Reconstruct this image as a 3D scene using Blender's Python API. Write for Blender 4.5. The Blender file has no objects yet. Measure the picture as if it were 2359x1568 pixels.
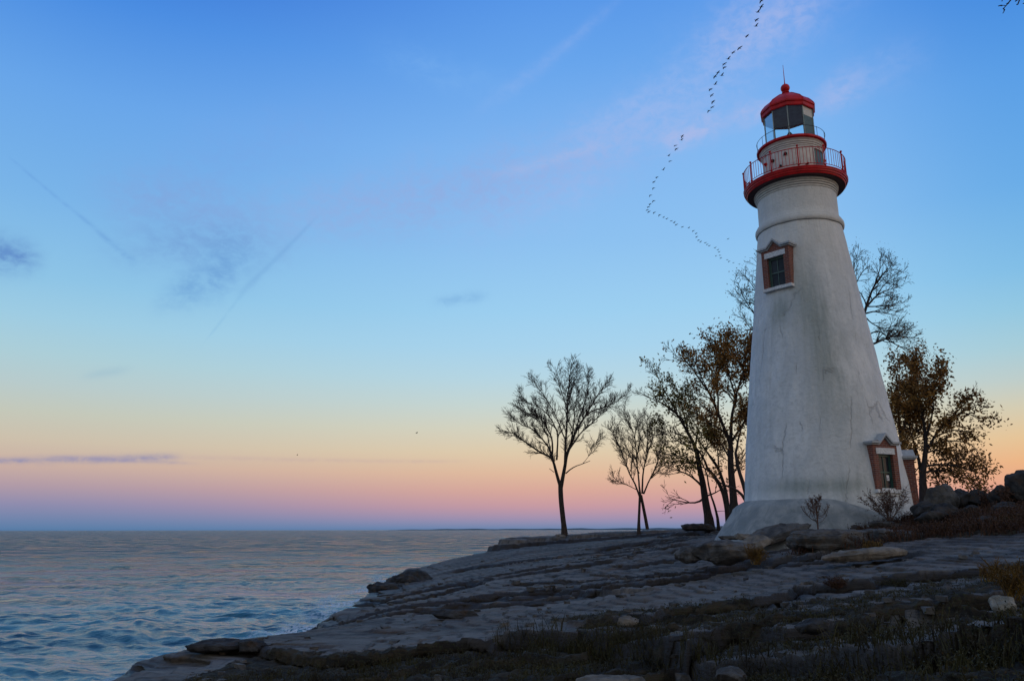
import bpy, bmesh, math, random
import numpy as np
from math import sin, cos, tan, atan2, radians as R, pi, hypot, sqrt, exp
from mathutils import Vector, Matrix, Euler

# ---------------------------------------------------------------- camera
SC = bpy.context.scene
COL = SC.collection
EYE = 3.0
PITCH, ROLL, FOC = R(13.9), R(-0.1), 764.0/1024
cam_d = bpy.data.cameras.new("camera"); cam = bpy.data.objects.new("camera", cam_d); COL.objects.link(cam)
cam.matrix_world = Matrix.Translation((0, 0, EYE)) @ Matrix.Rotation(pi/2+PITCH, 4, 'X') @ Matrix.Rotation(ROLL, 4, 'Z')
cam_d.sensor_width = 36; cam_d.lens = 36*FOC; cam_d.clip_start = 0.1; cam_d.clip_end = 90000
SC.camera = cam

# ---------------------------------------------------------------- light
SC.view_settings.view_transform = 'Standard'; SC.view_settings.look = 'None'
SC.view_settings.exposure = 0.0; SC.view_settings.gamma = 1.0
def lin(c):
    return tuple(((v/255)/12.92 if v/255 <= .04045 else ((v/255+.055)/1.055)**2.4) for v in c)

class NB:
    """small node builder"""
    def __init__(s, tree): s.t = tree; s.n = tree.nodes; s.l = tree.links; s.n.clear()
    def add(s, ty, **kw):
        n = s.n.new(ty)
        for k, v in kw.items(): setattr(n, k, v)
        return n
    def put(s, sock, v):
        if isinstance(v, bpy.types.NodeSocket): s.l.new(v, sock)
        elif v is not None:
            if sock.type == 'RGBA' and len(v) == 3: v = (*v, 1)
            sock.default_value = v
    def m(s, op, a, b=None, c=None, clamp=False):
        n = s.add('ShaderNodeMath', operation=op, use_clamp=clamp)
        for i, v in enumerate((a, b, c)):
            if v is not None: s.put(n.inputs[i], v)
        return n.outputs[0]
    def mix(s, f, a, b, blend='MIX'):
        n = s.add('ShaderNodeMix', data_type='RGBA', blend_type=blend)
        s.put(n.inputs['Factor'], f); s.put(n.inputs[6], a); s.put(n.inputs[7], b)
        return n.outputs[2]
    def noise(s, vec, scale, det=4, rough=.55, dist=0, out=0):
        n = s.add('ShaderNodeTexNoise'); s.put(n.inputs['Vector'], vec)
        n.inputs['Scale'].default_value = scale; n.inputs['Detail'].default_value = det
        n.inputs['Roughness'].default_value = rough; n.inputs['Distortion'].default_value = dist
        return n.outputs[out]
    def ramp(s, f, stops, interp='LINEAR'):
        n = s.add('ShaderNodeValToRGB'); s.put(n.inputs[0], f); cr = n.color_ramp; cr.interpolation = interp
        stops = sorted(stops, key=lambda q: q[0])
        while len(cr.elements) < len(stops): cr.elements.new(.5)
        for e, (p, c) in zip(cr.elements, stops):
            e.position = p
        for e, (p, c) in zip(cr.elements, stops):
            e.color = (c, c, c, 1) if not hasattr(c, '__len__') else (*c[:3], 1)
        return n.outputs[0]
    def smooth(s, v, lo, hi):
        n = s.add('ShaderNodeMapRange', interpolation_type='SMOOTHSTEP'); s.put(n.inputs[0], v)
        n.inputs[1].default_value = lo; n.inputs[2].default_value = hi
        return n.outputs[0]
    def xyz(s, x, y, z):
        n = s.add('ShaderNodeCombineXYZ')
        for i, v in enumerate((x, y, z)): s.put(n.inputs[i], v)
        return n.outputs[0]
    def scale(s, vec, sc):
        n = s.add('ShaderNodeMapping'); s.put(n.inputs[0], vec); n.inputs['Scale'].default_value = sc
        return n.outputs[0]
    def bump(s, h, st, dist=.02, nrm=None):
        n = s.add('ShaderNodeBump'); s.put(n.inputs['Height'], h); n.inputs['Strength'].default_value = st
        n.inputs['Distance'].default_value = dist
        if nrm is not None: s.put(n.inputs['Normal'], nrm)
        return n.outputs[0]

world = bpy.data.worlds.new("World"); SC.world = world; world.use_nodes = True
b = NB(world.node_tree)
tc = b.add('ShaderNodeTexCoord'); sep = b.add('ShaderNodeSeparateXYZ'); b.l.new(tc.outputs['Generated'], sep.inputs[0])
sx, sy, sz = sep.outputs
el = b.m('MULTIPLY', b.m('ARCSINE', sz), 180/pi)                    # degrees
az = b.m('MULTIPLY', b.m('ARCTAN2', sx, sy), 180/pi)                # degrees from +Y to +X
# the twilight sky opposite the sun: earth shadow, pink belt, yellow, pale blue, deep blue
elf = b.m('DIVIDE', b.m('ADD', el, 2.0), 92.0, clamp=True)
def E(y):                                                          # elevation of a sky colour sample
    return (13.9 - math.degrees(math.atan((y-784)/1760.0)) + 2.0)/92.0
def stops(lst, zen):
    s_ = [(E(y), lin(c)) for y, c in lst]
    s_.append((60/92, lin(zen[0]))); s_.append((1.0, lin(zen[1])))
    s_.insert(0, (0.0, lin((70, 100, 140))))
    return s_
SKY_C = [(-30, (86, 149, 231)), (150, (104, 165, 236)), (350, (128, 182, 240)), (560, (141, 193, 240)), (720, (157, 207, 240)), (800, (168, 211, 237)), (870, (182, 214, 228)),
         (930, (198, 214, 211)), (985, (213, 211, 192)), (1040, (223, 203, 172)), (1090, (225, 186, 157)), (1130, (217, 168, 154)), (1165, (200, 154, 162)), (1192, (164, 145, 174)), (1212, (122, 138, 176)), (1224, (84, 120, 162))]
SKY_L = [(-30, (48, 110, 210)), (150, (74, 140, 225)), (350, (104, 165, 233)), (560, (122, 180, 232)), (720, (142, 196, 230)), (800, (158, 204, 227)), (870, (172, 206, 216)),
         (930, (184, 203, 204)), (985, (196, 200, 186)), (1040, (205, 192, 172)), (1090, (202, 175, 163)), (1130, (178, 155, 167)), (1165, (145, 141, 174)), (1195, (114, 133, 172)), (1214, (94, 127, 168)), (1224, (70, 112, 154))]
SKY_R = [(-30, (46, 108, 206)), (150, (66, 136, 222)), (350, (90, 158, 230)), (560, (106, 172, 231)), (720, (128, 189, 230)), (800, (146, 199, 225)), (870, (166, 204, 216)),
         (930, (188, 204, 202)), (985, (212, 203, 176)), (1040, (230, 196, 150)), (1090, (238, 180, 130)), (1130, (232, 166, 132)), (1165, (204, 148, 146)), (1195, (156, 136, 166)), (1214, (114, 130, 168)), (1224, (85, 118, 160))]
zen = ((96, 122, 170), (128, 132, 150))
cC = b.ramp(elf, stops(SKY_C, zen)); cL = b.ramp(elf, stops(SKY_L, zen)); cR = b.ramp(elf, stops(SKY_R, zen))
sky = b.mix(b.smooth(az, 6, -34), cC, cL)
sky = b.mix(b.smooth(az, 20, 38), sky, cR)
# thin cloud: each streak lives round its own bearing and height in the sky
def D2(px, py):                                                    # pixel of the photo -> (azimuth, elevation) degrees
    x = (px-1179.5)/(FOC*2359); y = -(py-784)/(FOC*2359)
    x2 = x*cos(ROLL)-y*sin(ROLL); y2 = x*sin(ROLL)+y*cos(ROLL)
    d = (x2, cos(PITCH)-y2*sin(PITCH), sin(PITCH)+y2*cos(PITCH))
    return math.degrees(atan2(d[0], d[1])), math.degrees(atan2(d[2], hypot(d[0], d[1])))
skv = b.xyz(b.m('MULTIPLY', az, .1), b.m('MULTIPLY', el, .1), 0.0)
wn = b.noise(skv, 3.0, 5, .6, .3)
wn2 = b.noise(b.scale(skv, (1, 1.6, 1)), 9.0, 5, .62, .4)
def streak(p0, p1, w0, w1, soft=.25, nz=.9, nsc=None):
    """soft mask along a line in the sky from p0 to p1 (pixels), half widths w0..w1 degrees"""
    a0, e0 = D2(*p0); a1, e1 = D2(*p1)
    L = hypot(a1-a0, e1-e0); ux, uy = (a1-a0)/L, (e1-e0)/L
    da = b.m('SUBTRACT', az, a0); de = b.m('SUBTRACT', el, e0)
    t = b.m('ADD', b.m('MULTIPLY', da, ux/L), b.m('MULTIPLY', de, uy/L))
    s = b.m('ADD', b.m('MULTIPLY', da, -uy), b.m('MULTIPLY', de, ux))
    s = b.m('ADD', s, b.m('MULTIPLY', b.m('SUBTRACT', wn, .5), nz*(w0+w1)))
    if w0 < .35: s = b.m('ADD', s, b.m('MULTIPLY', b.m('SUBTRACT', wn2, .5), .35*(w0+w1)))
    w = b.m('ADD', b.m('MULTIPLY', t, w1-w0), w0)
    q = b.m('DIVIDE', s, b.m('MAXIMUM', w, .02))
    g = b.m('POWER', 2.718, b.m('MULTIPLY', b.m('MULTIPLY', q, q), -1.0))
    ends = b.m('MULTIPLY', b.smooth(t, -soft, soft), b.smooth(t, 1+soft, 1-soft))
    return b.m('MULTIPLY', g, ends)
pink = lin((162, 186, 236)); warmc = lin((184, 188, 228))
n_hi = b.smooth(wn2, .28, .7)
for (p0, p1, w0, w1, amt, c, so) in [
    ((1900, -60), (1150, 500), 2.8, 2.2, .40, pink, .3),
    ((1870, 0), (1640, 120), 2.2, 1.6, .34, warmc, .35),
    ((1560, 220), (1330, 330), 1.6, 1.2, .32, pink, .3),
    ((1665, 280), (1530, 320), .8, .9, .55, warmc, .35),
    ((1780, 250), (1690, 270), .7, .8, .50, warmc, .35),
    ((1980, 180), (1880, 240), 1.0, .8, .34, warmc, .35),
    ((2100, 130), (1850, 250), 1.4, .9, .25, pink, .35),
    ((1400, 20), (1130, 240), .35, .6, .22, pink, .3),
    ((640, 500), (1350, 370), 1.9, 2.4, .55, lin((150, 170, 220)), .4),
    ((900, 130), (1150, 200), 1.2, 1.0, .25, lin((130, 182, 240)), .4),
    ((380, 380), (760, 300), 2.2, 2.0, .30, lin((120, 165, 228)), .4),
    ((1150, 400), (1400, 330), .4, .4, .35, lin((172, 186, 228)), .3),
    ((260, 440), (560, 480), 1.8, 1.6, .42, lin((134, 160, 214)), .4),
    ((300, 560), (620, 560), 1.6, 1.8, .50, lin((112, 154, 210)), .4),
    ((-60, 575), (80, 600), 1.3, .9, .75, lin((88, 130, 196)), .35),
    ((390, 700), (560, 590), .8, 1.6, .60, lin((104, 156, 212)), .35),
    ((1010, 697), (1110, 680), .4, .45, .50, lin((120, 172, 220)), .35),
    ((200, 865), (290, 850), .3, .3, .35, lin((150, 186, 206)), .35),
    ((-60, 1062), (400, 1052), .20, .26, .80, lin((150, 146, 176)), .10),
    ((120, 1052), (420, 1066), .14, .12, .6, lin((158, 150, 176)), .2),
    ((420, 1052), (1050, 1062), .16, .12, .28, lin((190, 165, 168)), .1),
    ((30, 370), (200, 510), .08, .12, .26, lin((92, 142, 212)), .1), ((190, 500), (310, 605), .12, .26, .28, lin((98, 150, 212)), .08),
    ((560, 670), (720, 510), .24, .12, .28, lin((108, 158, 212)), .15), ((470, 790), (570, 660), .06, .15, .20, lin((118, 172, 216)), .15)]:
    msk = streak(p0, p1, w0, w1, so, .25 if w0 < .35 else .9)
    if w0 > .34 or abs(p0[1]-1057) < 8: msk = b.m('MULTIPLY', msk, b.m('ADD', b.m('MULTIPLY', n_hi, .8), .35))
    elif w0 < .13: msk = b.m('MULTIPLY', msk, b.m('ADD', b.m('MULTIPLY', n_hi, 1.0), .25))
    sky = b.mix(b.m('MULTIPLY', msk, amt, clamp=True), sky, c)
# afterglow of the set sun behind the camera
SUN_AZ, SUN_EL = R(118.0), R(4.0)
nish = b.add('ShaderNodeTexSky', sky_type='NISHITA'); nish.sun_disc = False
nish.sun_elevation = SUN_EL; nish.sun_rotation = SUN_AZ; nish.altitude = 200; nish.dust_density = 2.0
nmask = b.smooth(sy, .15, -.5)
back = b.ramp(b.m('DIVIDE', el, 90.0, clamp=True), [(0, (.52, .40, .30)), (.12, (.52, .47, .43)), (.3, (.40, .49, .60)), (.6, (.30, .35, .42)), (1, (.21, .23, .29))])
sky = b.mix(b.m('MULTIPLY', nmask, .95), sky, back)
bg1 = b.add('ShaderNodeBackground'); b.put(bg1.inputs[0], sky); bg1.inputs[1].default_value = 1.0
bg2 = b.add('ShaderNodeBackground'); b.put(bg2.inputs[0], nish.outputs[0]); b.put(bg2.inputs[1], b.m('MULTIPLY', nmask, .02))
adds = b.add('ShaderNodeAddShader'); b.l.new(bg1.outputs[0], adds.inputs[0]); b.l.new(bg2.outputs[0], adds.inputs[1])
wo = b.add('ShaderNodeOutputWorld'); b.l.new(adds.outputs[0], wo.inputs[0])

sun_d = bpy.data.lights.new("sun", 'SUN'); sun_d.energy = 0.28; sun_d.angle = R(35); sun_d.color = (1, .72, .52)
sun = bpy.data.objects.new("sun", sun_d); COL.objects.link(sun)
sv = Vector((sin(SUN_AZ)*cos(R(12)), cos(SUN_AZ)*cos(R(12)), sin(R(12))))
sun.rotation_euler = sv.to_track_quat('Z', 'Y').to_euler(); sun.location = (30, -30, 30)

# ---------------------------------------------------------------- helpers
rng = random.Random(7)
def ray(px, py):
    """direction of a photo pixel (2359 wide) from the camera"""
    x = (px-1179.5)/(FOC*2359); y = -(py-784)/(FOC*2359)
    x2 = x*cos(ROLL)-y*sin(ROLL); y2 = x*sin(ROLL)+y*cos(ROLL)
    return (x2, cos(PITCH)-y2*sin(PITCH), sin(PITCH)+y2*cos(PITCH))
def PY(px, py, Y):
    d = ray(px, py); t = Y/d[1]; return Vector((d[0]*t, Y, EYE+d[2]*t))
def PZ(px, py, z):
    d = ray(px, py); t = (z-EYE)/d[2]; return Vector((d[0]*t, d[1]*t, z))

def tag(o, label=None, cat=None, group=None, kind=None):
    if label: o['label'] = label
    if cat: o['category'] = cat
    if group: o['group'] = group
    if kind: o['kind'] = kind
    return o
def empty(name, loc, label, cat, group=None, rz=0):
    o = bpy.data.objects.new(name, None); COL.objects.link(o); o.location = loc; o.rotation_euler = (0, 0, rz)
    o.empty_display_size = .3
    return tag(o, label, cat, group)
def link(name, me, mat=None, parent=None, loc=None):
    o = bpy.data.objects.new(name, me); COL.objects.link(o)
    if mat: me.materials.append(mat)
    if parent: o.parent = parent
    if loc is not None: o.location = loc
    return o
def mesh(name, V, F, smooth=False):
    me = bpy.data.meshes.new(name); me.from_pydata([tuple(v) for v in V], [], [tuple(f) for f in F]); me.update()
    if smooth: me.polygons.foreach_set('use_smooth', [True]*len(me.polygons))
    return me
def grid_mesh(name, P, nr, nc, wrap=False):
    """P (nr*nc,3) -> quads, built fast"""
    me = bpy.data.meshes.new(name)
    r = np.arange(nr-1)[:, None]; c = np.arange(nc-1)[None, :]
    a = (r*nc+c).ravel()
    F = np.stack([a, a+1, a+nc+1, a+nc], 1).astype(np.int32)
    return np_mesh(me, P, F)
def np_mesh(me, P, F, smooth=True):
    P = np.asarray(P, np.float32); F = np.asarray(F, np.int32); k = F.shape[1]
    me.vertices.add(len(P)); me.vertices.foreach_set('co', P.ravel())
    me.loops.add(F.size); me.loops.foreach_set('vertex_index', F.ravel())
    me.polygons.add(len(F)); me.polygons.foreach_set('loop_start', np.arange(0, F.size, k, dtype=np.int32))
    me.polygons.foreach_set('loop_total', np.full(len(F), k, np.int32))
    me.polygons.foreach_set('use_smooth', np.full(len(F), smooth, bool))
    me.update(calc_edges=True); me.validate()
    return me

class MB:
    """collects shapes into ONE mesh"""
    def __init__(s): s.V = []; s.F = []
    def box(s, x0, x1, y0, y1, z0, z1):
        n = len(s.V)
        s.V += [(x, y, z) for z in (z0, z1) for y in (y0, y1) for x in (x0, x1)]
        s.F += [tuple(n+i for i in f) for f in ((0, 2, 3, 1), (4, 5, 7, 6), (0, 1, 5, 4), (2, 6, 7, 3), (0, 4, 6, 2), (1, 3, 7, 5))]
    def tube(s, pts, r, k=5, cap=True):
        """r: radius or list"""
        pts = [Vector(p) for p in pts]; N = len(pts)
        if not hasattr(r, '__len__'): r = [r]*N
        n0 = len(s.V); up = None
        for i, p in enumerate(pts):
            t = (pts[min(i+1, N-1)]-pts[max(i-1, 0)])
            if t.length < 1e-9: t = Vector((0, 0, 1))
            t.normalize()
            if up is None: up = t.orthogonal().normalized()
            else:
                up = up - t*up.dot(t)
                up = up.normalized() if up.length > 1e-5 else t.orthogonal().normalized()
            w = t.cross(up)
            for j in range(k):
                a = 2*pi*j/k; s.V.append(tuple(p+(up*cos(a)+w*sin(a))*r[i]))
        for i in range(N-1):
            for j in range(k):
                a = n0+i*k+j; c = n0+i*k+(j+1) % k
                s.F.append((a, c, c+k, a+k))
        if cap:
            s.F.append(tuple(n0+j for j in range(k))[::-1]); s.F.append(tuple(n0+(N-1)*k+j for j in range(k)))
    def lathe(s, prof, k=64, a0=0, a1=2*pi, cx=0, cy=0, close=None):
        full = abs(a1-a0-2*pi) < 1e-6; n0 = len(s.V); m = k if full else k+1
        for (r, z) in prof:
            for j in range(m):
                a = a0+(a1-a0)*j/k; s.V.append((cx+r*cos(a), cy+r*sin(a), z))
        for i in range(len(prof)-1):
            for j in range(k):
                q = (j+1) % m if full else j+1
                s.F.append((n0+i*m+j, n0+i*m+q, n0+(i+1)*m+q, n0+(i+1)*m+j))
    def prism(s, poly, y0, y1):
        """poly in x,z extruded along y"""
        n0 = len(s.V); k = len(poly)
        s.V += [(x, y0, z) for x, z in poly]+[(x, y1, z) for x, z in poly]
        s.F.append(tuple(n0+i for i in range(k))); s.F.append(tuple(n0+k+i for i in range(k))[::-1])
        for i in range(k):
            j = (i+1) % k; s.F.append((n0+i, n0+k+i, n0+k+j, n0+j))
    def sphere(s, c, r, k=12, m=8, sc=(1, 1, 1)):
        prof = [(r*sin(pi*i/m), -r*cos(pi*i/m)) for i in range(m+1)]
        n0 = len(s.V); s.lathe(prof, k)
        for i in range(n0, len(s.V)):
            v = s.V[i]; s.V[i] = (c[0]+v[0]*sc[0], c[1]+v[1]*sc[1], c[2]+v[2]*sc[2])
    def build(s, name, mat=None, parent=None, loc=None, smooth=False, rz=None):
        me = mesh(name, s.V, s.F)
        bm = bmesh.new(); bm.from_mesh(me); bmesh.ops.recalc_face_normals(bm, faces=bm.faces); bm.to_mesh(me); bm.free()
        if smooth:
            me.polygons.foreach_set('use_smooth', [True]*len(me.polygons))
            try: me.set_sharp_from_angle(angle=R(38))
            except Exception: pass
        o = link(name, me, mat, parent, loc)
        if rz is not None: o.rotation_euler = (0, 0, rz)
        return o

def lathe_stack(n, prof, k=96): pass

# ---- numpy gradient noise
_p = np.random.RandomState(3).permutation(512)
_g = np.random.RandomState(4).uniform(0, 2*pi, 512); _gx, _gy = np.cos(_g), np.sin(_g)
def pn(x, y):
    xi = np.floor(x).astype(int); yi = np.floor(y).astype(int); xf = x-xi; yf = y-yi
    u = xf**3*(xf*(xf*6-15)+10); v = yf**3*(yf*(yf*6-15)+10)
    def g(i, j, fx, fy):
        h = _p[(_p[(i) & 511]+j) & 511]; return _gx[h]*fx+_gy[h]*fy
    a = g(xi, yi, xf, yf); c = g(xi+1, yi, xf-1, yf); d = g(xi, yi+1, xf, yf-1); e = g(xi+1, yi+1, xf-1, yf-1)
    return (a*(1-u)+c*u)*(1-v)+(d*(1-u)+e*u)*v
def fbm(x, y, o=4, gain=.5, sh=0.):
    s = 0; a = 1.
    for i in range(o):
        s = s+a*pn(x+sh+17.3*i, y-sh+9.1*i); x = x*2.03; y = y*2.03; a *= gain
    return s
def sst(x, a, c):
    t = np.clip((x-a)/(c-a), 0, 1); return t*t*(3-2*t)

# ---------------------------------------------------------------- materials
def mat(name):
    m = bpy.data.materials.new(name); m.use_nodes = True
    nb = NB(m.node_tree); out = nb.add('ShaderNodeOutputMaterial'); p = nb.add('ShaderNodeBsdfPrincipled')
    nb.l.new(p.outputs[0], out.inputs[0]); return m, nb, p
def obj_co(nb): return nb.add('ShaderNodeTexCoord').outputs['Object']
def pos_co(nb): return nb.add('ShaderNodeNewGeometry').outputs['Position']
def simple(name, c, rough=.6, var=.15, sc=6, metal=0, bump=0, spec=.5):
    m, nb, p = mat(name); co = obj_co(nb)
    n = nb.noise(co, sc, 5, .6)
    dark = tuple(v*(1-var*1.6) for v in c); lite = tuple(min(1, v*(1+var)) for v in c)
    nb.put(p.inputs['Base Color'], nb.ramp(n, [(.3, dark), (.7, lite)]))
    p.inputs['Roughness'].default_value = rough; p.inputs['Metallic'].default_value = metal
    p.inputs['Specular IOR Level'].default_value = spec
    if bump: nb.put(p.inputs['Normal'], nb.bump(n, bump, .02))
    return m

def stucco_mat():
    m, nb, p = mat('weathered_stucco'); co = obj_co(nb)
    s = nb.add('ShaderNodeSeparateXYZ'); nb.l.new(co, s.inputs[0]); x, y, z = s.outputs
    ang = nb.m('ARCTAN2', x, nb.m('MULTIPLY', y, -1.0))            # 0 faces -Y of the tower frame (the lake side)
    cyl = nb.xyz(nb.m('MULTIPLY', ang, 2.6), 0.0, z)
    big = nb.noise(nb.scale(cyl, (1, 1, .40)), 1.1, 7, .68, .5)
    str_ = nb.noise(nb.scale(cyl, (1, 1, .10)), 3.2, 5, .65, .2)
    fine = nb.noise(co, 38, 5, .7)
    base = nb.mix(nb.smooth(big, .35, .70), (.54, .575, .60), (.70, .72, .73))
    mot = nb.noise(co, 5.5, 7, .75); base = nb.mix(nb.m('MULTIPLY', nb.smooth(mot, .48, .66), .36), base, (.38, .42, .43)); base = nb.mix(nb.m('MULTIPLY', nb.smooth(mot, .42, .30), .35), base, (.68, .69, .69))
    base = nb.mix(nb.m('MULTIPLY', nb.smooth(str_, .50, .75), .30), base, (.30, .33, .33))
    # two long damp stains and a dirty band above the footing
    def blob(ac, zc, aw, zw):
        qa = nb.m('DIVIDE', nb.m('ADD', nb.m('SUBTRACT', ang, ac), nb.m('MULTIPLY', nb.m('SUBTRACT', big, .5), .5)), aw)
        qz = nb.m('DIVIDE', nb.m('SUBTRACT', z, zc), zw)
        return nb.m('POWER', 2.718, nb.m('MULTIPLY', nb.m('ADD', nb.m('MULTIPLY', qa, qa), nb.m('MULTIPLY', qz, qz)), -1.0))
    st = nb.m('ADD', nb.m('ADD', blob(-.02, 9.2, .24, 1.6), blob(.22, 6.2, .26, 2.6)), nb.m('ADD', blob(-.1, 1.55, .8, .3), blob(-.50, 8.7, .16, .9)))
    st = nb.m('MULTIPLY', st, nb.m('ADD', nb.m('MULTIPLY', str_, 1.5), .25), clamp=True)
    base = nb.mix(nb.m('MULTIPLY', st, .62), base, (.19, .235, .215))
    thin = nb.noise(nb.scale(cyl, (1, 1, .05)), 9.0, 4, .7, .1)
    run = nb.m('MULTIPLY', nb.smooth(thin, .52, .70), nb.m('ADD', nb.m('MULTIPLY', nb.smooth(z, 12.9, 14.1), .8), nb.m('MULTIPLY', nb.m('MULTIPLY', nb.smooth(z, 10.2, 12.55), nb.smooth(z, 12.7, 12.6)), .6)))
    base = nb.mix(nb.m('MULTIPLY', run, .55, clamp=True), base, (.24, .20, .17))
    # the upper courses blend towards cream with height
    base = nb.mix(nb.m('MULTIPLY', nb.smooth(z, 8.5, 12.5), .5), base, (.66, .635, .58))
    # cracks
    dv = nb.add('ShaderNodeVectorMath', operation='ADD'); nb.l.new(nb.scale(cyl, (1, 1, .20)), dv.inputs[0])
    nz = nb.add('ShaderNodeVectorMath', operation='SCALE'); nb.l.new(nb.noise(cyl, 2.2, 5, .7, 0, 1), nz.inputs[0]); nz.inputs['Scale'].default_value = .20
    nb.l.new(nz.outputs[0], dv.inputs[1])
    vo = nb.add('ShaderNodeTexVoronoi', feature='DISTANCE_TO_EDGE'); nb.l.new(dv.outputs[0], vo.inputs['Vector']); vo.inputs['Scale'].default_value = .85
    cr = nb.m('MULTIPLY', nb.smooth(vo.outputs['Distance'], .012, .002), nb.smooth(nb.noise(cyl, .6, 2, .5), .50, .60))
    cr = nb.m('MULTIPLY', cr, nb.smooth(z, 10.5, 8.5))
    base = nb.mix(nb.m('MULTIPLY', cr, .20), base, (.12, .12, .12))
    nb.put(p.inputs['Base Color'], nb.mix(nb.m('MULTIPLY', nb.m('SUBTRACT', fine, .5), .5, clamp=True), base, (.25, .26, .27)))
    p.inputs['Roughness'].default_value = .85
    h = nb.m('ADD', nb.m('MULTIPLY', fine, .5), nb.m('ADD', nb.m('MULTIPLY', nb.noise(co, 7, 4, .6), 1.2), nb.m('MULTIPLY', cr, -1.5)))
    nb.put(p.inputs['Normal'], nb.bump(nb.m('ADD', h, mot), .8, .03))
    return m
def footing_mat():
    m, nb, p = mat('footing_concrete'); co = obj_co(nb)
    big = nb.noise(co, 1.3, 8, .7, .6); streak_ = nb.noise(nb.scale(co, (1, 1, .5)), 5, 6, .7, .3); fine = nb.noise(co, 25, 5, .7)
    c = nb.mix(nb.smooth(big, .35, .68), (.19, .215, .225), (.34, .35, .345))
    c = nb.mix(nb.m('MULTIPLY', nb.smooth(streak_, .5, .72), .45), c, (.12, .15, .15))
    ch = nb.smooth(nb.noise(co, 5.5, 6, .75), .68, .72)
    c = nb.mix(nb.m('MULTIPLY', ch, .8), c, (.46, .46, .44))
    nb.put(p.inputs['Base Color'], c); p.inputs['Roughness'].default_value = .9
    nb.put(p.inputs['Normal'], nb.bump(nb.m('ADD', fine, nb.m('MULTIPLY', big, 2.0)), .6, .04)); return m
def brick_mat():
    m, nb, p = mat('red_brick'); co = obj_co(nb)
    s = nb.add('ShaderNodeSeparateXYZ'); nb.l.new(co, s.inputs[0])
    v = nb.xyz(nb.m('ADD', s.outputs[0], s.outputs[1]), s.outputs[2], 0.0)
    br = nb.add('ShaderNodeTexBrick'); nb.l.new(v, br.inputs['Vector']); br.inputs['Scale'].default_value = 1.0
    br.inputs['Brick Width'].default_value = .21; br.inputs['Row Height'].default_value = .075; br.inputs['Mortar Size'].default_value = .010
    br.inputs['Color1'].default_value = (.20, .048, .026, 1); br.inputs['Color2'].default_value = (.10, .026, .022, 1); br.inputs['Mortar'].default_value = (.20, .15, .13, 1)
    br.inputs['Bias'].default_value = -.1
    n = nb.noise(co, 9, 4, .7)
    c = nb.mix(nb.smooth(n, .55, .75), br.outputs[0], (.24, .10, .05)); c = nb.mix(nb.smooth(n, .42, .25), c, (.07, .035, .04))
    nb.put(p.inputs['Base Color'], c); p.inputs['Roughness'].default_value = .85
    nb.put(p.inputs['Normal'], nb.bump(nb.m('SUBTRACT', 1.0, br.outputs['Fac']), .6, .012)); return m
def red_mat():
    m, nb, p = mat('red_paint'); co = obj_co(nb)
    n = nb.noise(nb.scale(co, (1, 1, .4)), 4, 6, .65)
    nb.put(p.inputs['Base Color'], nb.ramp(n, [(.3, (.30, .004, .006)), (.55, (.52, .005, .010)), (.75, (.60, .016, .018))]))
    p.inputs['Roughness'].default_value = .45; p.inputs['Specular IOR Level'].default_value = .25; return m
def lantern_glass_mat():
    m = bpy.data.materials.new('lantern_glass'); m.use_nodes = True; nb = NB(m.node_tree)
    out = nb.add('ShaderNodeOutputMaterial'); tr = nb.add('ShaderNodeBsdfTransparent'); gl = nb.add('ShaderNodeBsdfGlossy')
    tr.inputs[0].default_value = (.84, .95, .96, 1); gl.inputs['Roughness'].default_value = .03
    mx = nb.add('ShaderNodeMixShader'); fr = nb.add('ShaderNodeFresnel'); fr.inputs[0].default_value = 1.5
    nb.put(mx.inputs[0], nb.m('MULTIPLY', fr.outputs[0], .55))
    nb.l.new(tr.outputs[0], mx.inputs[1]); nb.l.new(gl.outputs[0], mx.inputs[2]); nb.l.new(mx.outputs[0], out.inputs[0]); return m
def window_glass_mat():
    m, nb, p = mat('window_glass'); n = nb.noise(obj_co(nb), 2.0, 2)
    nb.put(p.inputs['Base Color'], nb.ramp(n, [(.3, (.015, .02, .03)), (.7, (.03, .04, .055))]))
    p.inputs['Roughness'].default_value = .15; p.inputs['Specular IOR Level'].default_value = .12; return m
def bark_mat(name, c):
    m, nb, p = mat(name); co = obj_co(nb)
    n = nb.noise(nb.scale(co, (1, 1, .25)), 14, 5, .65)
    nb.put(p.inputs['Base Color'], nb.ramp(n, [(.3, tuple(v*.45 for v in c)), (.7, tuple(v*1.3 for v in c))]))
    p.inputs['Roughness'].default_value = .95; p.inputs['Specular IOR Level'].default_value = .15
    nb.put(p.inputs['Normal'], nb.bump(n, .6, .02)); return m
def leaf_mat(name, cols, sc=.55):
    m, nb, p = mat(name); co = obj_co(nb)
    n = nb.noise(co, sc, 4, .6); n2 = nb.noise(co, 9.0, 2, .5)
    f = nb.m('ADD', nb.m('MULTIPLY', n, .55), nb.m('MULTIPLY', n2, .45))
    k = len(cols); nb.put(p.inputs['Base Color'], nb.ramp(f, [(.32+.36*i/(k-1), c) for i, c in enumerate(cols)]))
    p.inputs['Roughness'].default_value = .7; p.inputs['Specular IOR Level'].default_value = .25; return m
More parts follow.
